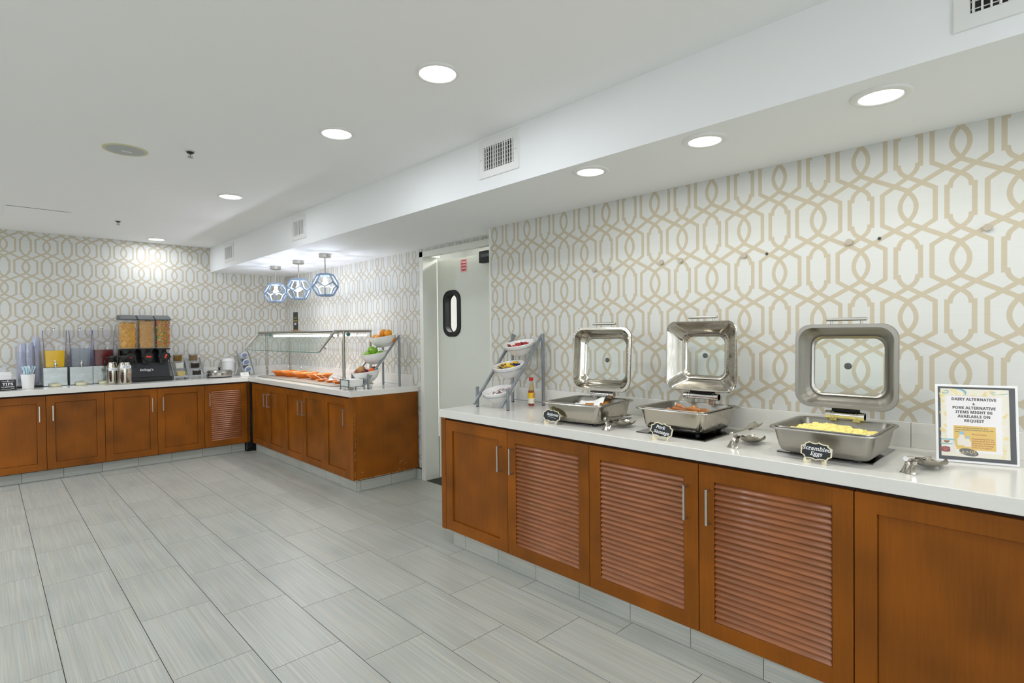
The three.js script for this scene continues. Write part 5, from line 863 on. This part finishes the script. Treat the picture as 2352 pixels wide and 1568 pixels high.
// ---- cereal dispenser
{
  const X = 1.30, Z = -7.3, d = thing('cereal_dispenser', 'black triple cereal dispenser with clear hoppers and grey lids', 'cereal dispenser', [X, TOP, Z]);
  part('base', rspan(-0.245, 0.235, 0, 0.05, -0.12, 0.17, 0.012), M.black, d);
  const prof = shapeOf([[-0.12, 0.05], [0.1, 0.05], [0.06, 0.2], [0.0, 0.28], [-0.04, 0.36], [-0.12, 0.36]]);
  part('body', extrude(prof, 0.44, 0.003).rotateY(-Math.PI / 2).translate(0.215, 0, 0), M.black, d);
  const logo = picture(512, 160, (c, w, h) => { c.fillStyle = '#0e1116'; c.fillRect(0, 0, w, h); c.fillStyle = '#f2f2f2'; c.font = 'italic bold 118px serif'; c.textAlign = 'center'; c.fillText("Kellogg's", w / 2, 112, 470); });
  part('logo_plate', new THREE.PlaneGeometry(0.14, 0.045).rotateX(-0.262).translate(0.0, 0.125, 0.0842), std('#ffffff', 0.4, 0, { map: logo }), d, 'white script lettering');
  const lever = std('#d8401f', 0.4), rr = rng(41);
  const dom = (n, f) => { const o = []; for (let k = 0; k < n; k++) o.push(f(k)); return merge(o); };
  [[-0.165, 0.285, 'flakes'], [-0.002, 0.312, 'granola'], [0.161, 0.318, 'loops']].forEach(([x, fillTop, what], k) => {
    const hopper = part('hopper', loft([[0.36, 0.128, 0.16, 0.014, 0, 0.045], [0.37, 0.13, 0.165, 0.014, 0, 0.045], [0.68, 0.142, 0.215, 0.014, 0, 0.03]], 5, 30, false), M.clear, d); hopper.position.x = x;
    const lid = part('hopper_lid', loft([[0.682, 0.156, 0.24, 0.016, 0, 0.03], [0.694, 0.158, 0.242, 0.016, 0, 0.03], [0.735, 0.148, 0.15, 0.02, 0, -0.03], [0.738, 0.135, 0.13, 0.02, 0, -0.03]], 5, 40, true, true), std('#5a5f5f', 0.5), d, 'grey sloping lid'); lid.position.x = x;
    part('chute', merge([loft([[0.20, 0.084, 0.05, 0.008, 0, 0.1], [0.25, 0.092, 0.06, 0.01, 0, 0.095], [0.33, 0.108, 0.09, 0.012, 0, 0.08], [0.357, 0.125, 0.13, 0.012, 0, 0.06]], 5, 30, false)]), M.clear, d, 'clear serving chute').position.x = x;
    part('chute_collar', rbox(0.13, 0.012, 0.16, 0.004, 0, 0.357, 0.045), M.blackMatte, d).position.x = x;
    const knob = part('knob', merge([cyl(0.046, 0.046, 0.03, 28).rotateX(Math.PI / 2).translate(0, 0.272, 0.15), ...Array.from({ length: 9 }, (_, i) => rbox(0.016, 0.016, 0.03, 0.004, 0.044 * Math.cos(i * 0.698), 0.272 + 0.044 * Math.sin(i * 0.698), 0.15, 1))]), M.black, d, 'black portion knob'); knob.position.x = x + 0.01;
    part('knob_grip', rbox(0.05, 0.018, 0.012, 0.005, 0, 0, 0).rotateZ(k === 2 ? 1.2 : -0.3 * k + 0.2).translate(0, 0.275, 0.172), lever, knob, 'orange-red grip');
    const y0 = 0.375, y1 = 0.36 + fillTop, cz = 0.04;
    const c = new THREE.Group(); const name = ['corn_flakes', 'granola', 'fruit_loops'][k];
    const wide = y => lerp(0.118, 0.128, (y - y0) / 0.3), deep = y => lerp(0.148, 0.19, (y - y0) / 0.3), zc = y => lerp(0.045, 0.032, (y - y0) / 0.3);
    const place = g => { const y = lerp(y0, y1, rr()), face = rr(); let px, pz; if (face < 0.62) { px = (rr() - 0.5) * wide(y); pz = zc(y) + deep(y) / 2 - 0.006 * rr(); } else if (face < 0.92) { px = (rr() < 0.5 ? -1 : 1) * (wide(y) / 2 - 0.004 * rr()); pz = zc(y) + (rr() - 0.5) * deep(y); } else return g.rotateX(rr() * 3).rotateY(rr() * 3).translate((rr() - 0.5) * wide(y1), y1 - 0.004 + 0.01 * rr() - (k === 0 ? 0.06 * (px || 0) : 0), zc(y1) + (rr() - 0.5) * deep(y1)); return g.rotateX(rr() * 3).rotateY(rr() * 3).translate(px, y, pz); };
    const core = loft([[y0, 0.116, 0.146, 0.012, 0, 0.045], [y1 - 0.006, 0.122, 0.18, 0.012, 0, 0.033]], 4, 30, true, true);
    if (k < 2) {
      const col = k ? '#cfa566' : '#eab95c';
      const g = dom(k ? 800 : 520, i => place(k ? new THREE.IcosahedronGeometry(0.0042 + 0.003 * rr(), 0).scale(1.6, 0.8, 1) : sheet(3, 3, (u, v) => V((u - 0.5) * 0.017, 0.005 * Math.sin(u * 3 + v * 2), (v - 0.5) * 0.014), 0.0012)));
      const f = single(name, merge([g, core]), std(col, 0.75), k ? 'toasted granola filling the middle cereal hopper' : 'golden corn flakes filling the left cereal hopper', 'cereal', [X + x, TOP, Z]); f.userData.kind = 'stuff';
    } else {
      const cols = ['#f0602c', '#f2b420', '#4fb24a', '#3f86cc', '#e8405a', '#ecd83e', '#5a9a30', '#f28a28'].map(h => new THREE.Color(h)), list = [];
      for (let i = 0; i < 620; i++) { const g = place(new THREE.TorusGeometry(0.0052, 0.0024, 6, 10)).toNonIndexed(), col = cols[Math.floor(rr() * cols.length)], n = g.attributes.position.count, a = new Float32Array(n * 3); for (let q = 0; q < n; q++) a.set([col.r, col.g, col.b], q * 3); g.setAttribute('color', new THREE.BufferAttribute(a, 3)); g.deleteAttribute('uv'); list.push(g); }
      const cg = core.clone().toNonIndexed ? (core.index ? core.toNonIndexed() : core.clone()) : core; const n = cg.attributes.position.count, a = new Float32Array(n * 3); for (let q = 0; q < n; q++) a.set([0.42, 0.22, 0.05], q * 3); cg.setAttribute('color', new THREE.BufferAttribute(a, 3)); cg.deleteAttribute('uv'); list.push(cg);
      const f = single(name, mergeGeometries(list), std('#ffffff', 0.7, 0, { vertexColors: true }), 'bright multicoloured cereal loops filling the right cereal hopper', 'cereal', [X + x, TOP, Z]); f.userData.kind = 'stuff';
    }
  });
}
// ---- stepped topping racks with glass jars
{
  const rack = (label, x, jars) => {
    const Z = -7.22, r = thing('topping_rack', label, 'topping rack', [x, TOP, Z], 0, 'stepped steel topping racks');
    const w = 0.15;
    for (const s of [-1, 1]) {
      part('side_rail', bar(V(s * w / 2, 0.022, 0.06), V(s * w / 2, 0.235, -0.14), 0.012, 0.022, V(1, 0, 0)), M.rackSilver, r);
      part('foot', rbox(0.016, 0.045, 0.024, 0.003, s * w / 2, 0.0225, 0.064), M.rackSilver, r); part('rear_post', rbox(0.012, 0.235, 0.014, 0.003, s * w / 2, 0.1175, -0.14), M.rackSilver, r);
    }
    part('front_lip', rbox(w, 0.022, 0.008, 0.002, 0, 0.034, 0.064), M.rackSilver, r);
    const steps = [[0.03, 0.02], [0.115, -0.05], [0.2, -0.12]];
    steps.forEach(([y, z]) => part('shelf', rbox(w - 0.012, 0.005, 0.085, 0.001, 0, y, z), M.rackSilver, r));
    jars.forEach(([what, col, spoon], k) => {
      const [y, z] = steps[k], j = thing('topping_jar', `square glass jar of ${what} in the ${label.includes('left') ? 'left' : 'right'} topping rack`, 'jar', [x, TOP + y + 0.0035, Z + z], 0, 'square glass topping jars');
      part('jar_glass', loft([[0, 0.084, 0.07, 0.012], [0.075, 0.092, 0.078, 0.012], [0.08, 0.098, 0.084, 0.012]], 5, 30, true, false), M.clear, j);
      part('jar_rim', loft([[0.078, 0.098, 0.084, 0.012], [0.081, 0.1, 0.086, 0.012], [0.0815, 0.094, 0.08, 0.012]], 5, 30, false), M.rackSilver, j);
      const q = rng(200 + k * 7 + Math.round(x * 100)), bits = []; const top = what.includes('sugar') ? 0.07 : 0.058 + 0.012 * (k === 2);
      for (let i = 0; i < 150; i++) { const f = q(), yy = 0.008 + q() * (top - 0.008); bits.push(new THREE.IcosahedronGeometry(0.0045 + 0.003 * q(), 0).scale(1.3, 0.8, 1).rotateY(q() * 6).translate(f < 0.7 ? (q() - 0.5) * 0.07 : (q() < 0.5 ? -1 : 1) * 0.036, f > 0.9 ? top : yy, f < 0.7 ? 0.031 : (q() - 0.5) * 0.06)); }
      bits.push(rbox(0.072, top - 0.006, 0.06, 0.004, 0, top / 2 + 0.002, 0));
      const fl = single('topping', merge(bits), std(col, 0.7), `${what} filling its glass topping jar`, 'topping', [x, TOP + y + 0.0035, Z + z]); fl.userData.kind = 'stuff';
      if (spoon) { const s = thing('jar_spoon', `long steel spoon standing in the jar of ${what}`, 'spoon', [x + 0.01, TOP + y + 0.07, Z + z], 0, 'spoons in the topping jars'); part('spoon_body', merge([rod(V(0, 0, 0), V(0.075, 0.05, 0.01), 0.0026, 8), new THREE.SphereGeometry(0.011, 12, 8).scale(1.9, 0.45, 0.9).rotateZ(0.55).translate(0.088, 0.058, 0.012)]), M.nickel, s); }
    });
  };
  rack('left stepped steel rack of three glass topping jars', 1.632, [['chopped nuts', '#d3bf78', false], ['white sugar', '#e6e4d6', false], ['golden raisins', '#8a6a24', true]]);
  rack('right stepped steel rack of three glass topping jars', 1.795, [['dark chocolate chips', '#241710', true], ['dark raisins', '#2c2019', true], ['sunflower seeds', '#8d7450', true]]);
}
// ---- lidded warmer, white crock, lid stand, tent card
{
  const p = thing('lidded_pan', 'shallow round steel pan with a black-knobbed lid', 'pan', [2.04, TOP, -7.2]);
  part('pan_body', lathe([[0, 0.004], [0.125, 0.004], [0.137, 0.01], [0.142, 0.03], [0.138, 0.055], [0.143, 0.058], [0, 0.058]], 48), M.steelBright, p);
  part('lid', lathe([[0.141, 0.059], [0.144, 0.063], [0.138, 0.067], [0.128, 0.083], [0.12, 0.088], [0.06, 0.092], [0, 0.094]], 48), M.steelBright, p);
  part('lid_knob', lathe([[0, 0.118], [0.016, 0.117], [0.018, 0.111], [0.009, 0.104], [0.008, 0.093], [0, 0.093]], 24), M.black, p);
  for (const s of [-1, 1]) part('side_handle', tubePath([V(s * 0.136, 0.052, 0.03), V(s * 0.162, 0.056, 0.02), V(s * 0.162, 0.056, -0.02), V(s * 0.136, 0.052, -0.03)], 0.004, 20, 8), M.nickel, p);
  part('burner_ring', lathe([[0.12, 0], [0.135, 0], [0.135, 0.006], [0.12, 0.006]], 40), M.black, p);
  const c = thing('white_crock', 'tall white plastic tub with a domed lid behind the steel pan', 'tub', [2.205, TOP, -7.41]);
  part('tub_body', lathe([[0, 0], [0.062, 0], [0.066, 0.004], [0.071, 0.17], [0.074, 0.173], [0.071, 0.176], [0, 0.176]], 40), M.whitePlastic, c);
  part('tub_lid', lathe([[0.074, 0.176], [0.075, 0.19], [0.066, 0.194], [0.062, 0.212], [0.055, 0.216], [0, 0.218]], 40), M.whitePlastic, c);
  part('side_handle', tubePath([V(0.07, 0.17, 0.02), V(0.09, 0.15, 0.03), V(0.092, 0.08, 0.03), V(0.075, 0.02, 0.02)], 0.006, 24, 8), M.whitePlastic, c);
  const s = thing('lid_stand', 'curved silver stand holding round cup lids beside the sneeze guard', 'lid stand', [2.375, TOP, -7.3], 0.25);
  for (const q of [-1, 1]) {
    part('curved_rail', sheet(20, 1, (u, v) => V(q * 0.075 + (v - 0.5) * 0.014, bez(u, 0.004, 0.12, 0.24, 0.31), bez(u, 0.06, 0.02, -0.02, -0.085)), 0.003), M.rackSilver, s);
    for (const [y, z] of [[0.008, 0.06], [0.15, 0.012], [0.255, -0.03]]) part('strut', bar(V(q * 0.075, y, z), V(q * 0.075, y - 0.004, -0.115), 0.012, 0.004, V(1, 0, 0)), M.rackSilver, s);
  }
  const tubeG = new THREE.CylinderGeometry(0.034, 0.03, 0.11, 28, 1, true).rotateX(Math.PI / 2);
  [[0.075, 0.038, 'bottom'], [0.165, 0.0, 'middle'], [0.25, -0.04, 'top']].forEach(([y, z, nm], k) => {
    part('lid_tube', tubeG.clone().rotateX(0.5).translate(0, y - 0.026, z - 0.046), std('#b9bcc0', 0.4, 0.5), s);
    const ls = thing('lid_stack', `white and blue cup lids stacked in the ${nm} tube of the silver stand`, 'cup lids', [2.375, TOP, -7.3], 0.25, 'stacks of cup lids');
    part('lid_rim', new THREE.TorusGeometry(0.041, 0.005, 10, 36).rotateX(0.5 - 0.15).translate(0, y, z + 0.012), M.whitePlastic, ls);
    part('lid_top', cyl(0.038, 0.034, 0.01, 32).rotateX(Math.PI / 2 + 0.35).translate(0, y, z + 0.01), std('#c9d2e6', 0.45), ls);
    for (let i = 0; i < 7; i++) part('lid_rib', box(0.003, 0.05 - 0.004 * Math.abs(i - 3) ** 1.5, 0.004).rotateX(0.35).translate((i - 3) * 0.009, y + 0.0, z + 0.018), std('#7f93bf', 0.5), ls);
  });
  const t = thing('tent_card', 'small folded white card in front of the silver lid stand', 'card', [2.29, TOP, -7.09], 0.12);
  part('front_face', box(0.1, 0.052, 0.0012).rotateX(-0.35).translate(0, 0.0248, 0.009), M.whitePaper, t); part('back_face', box(0.1, 0.052, 0.0012).rotateX(0.35).translate(0, 0.0248, -0.009), M.whitePaper, t); part('print', box(0.035, 0.0025, 0.0004).rotateX(-0.35).translate(0, 0.028, 0.0087), M.darkGrey, t);
}
scene.traverse(o => { if (o.isRectAreaLight || o.isPointLight) o.name = o.name || 'lamp_light'; });
renderer.render(scene, camera);
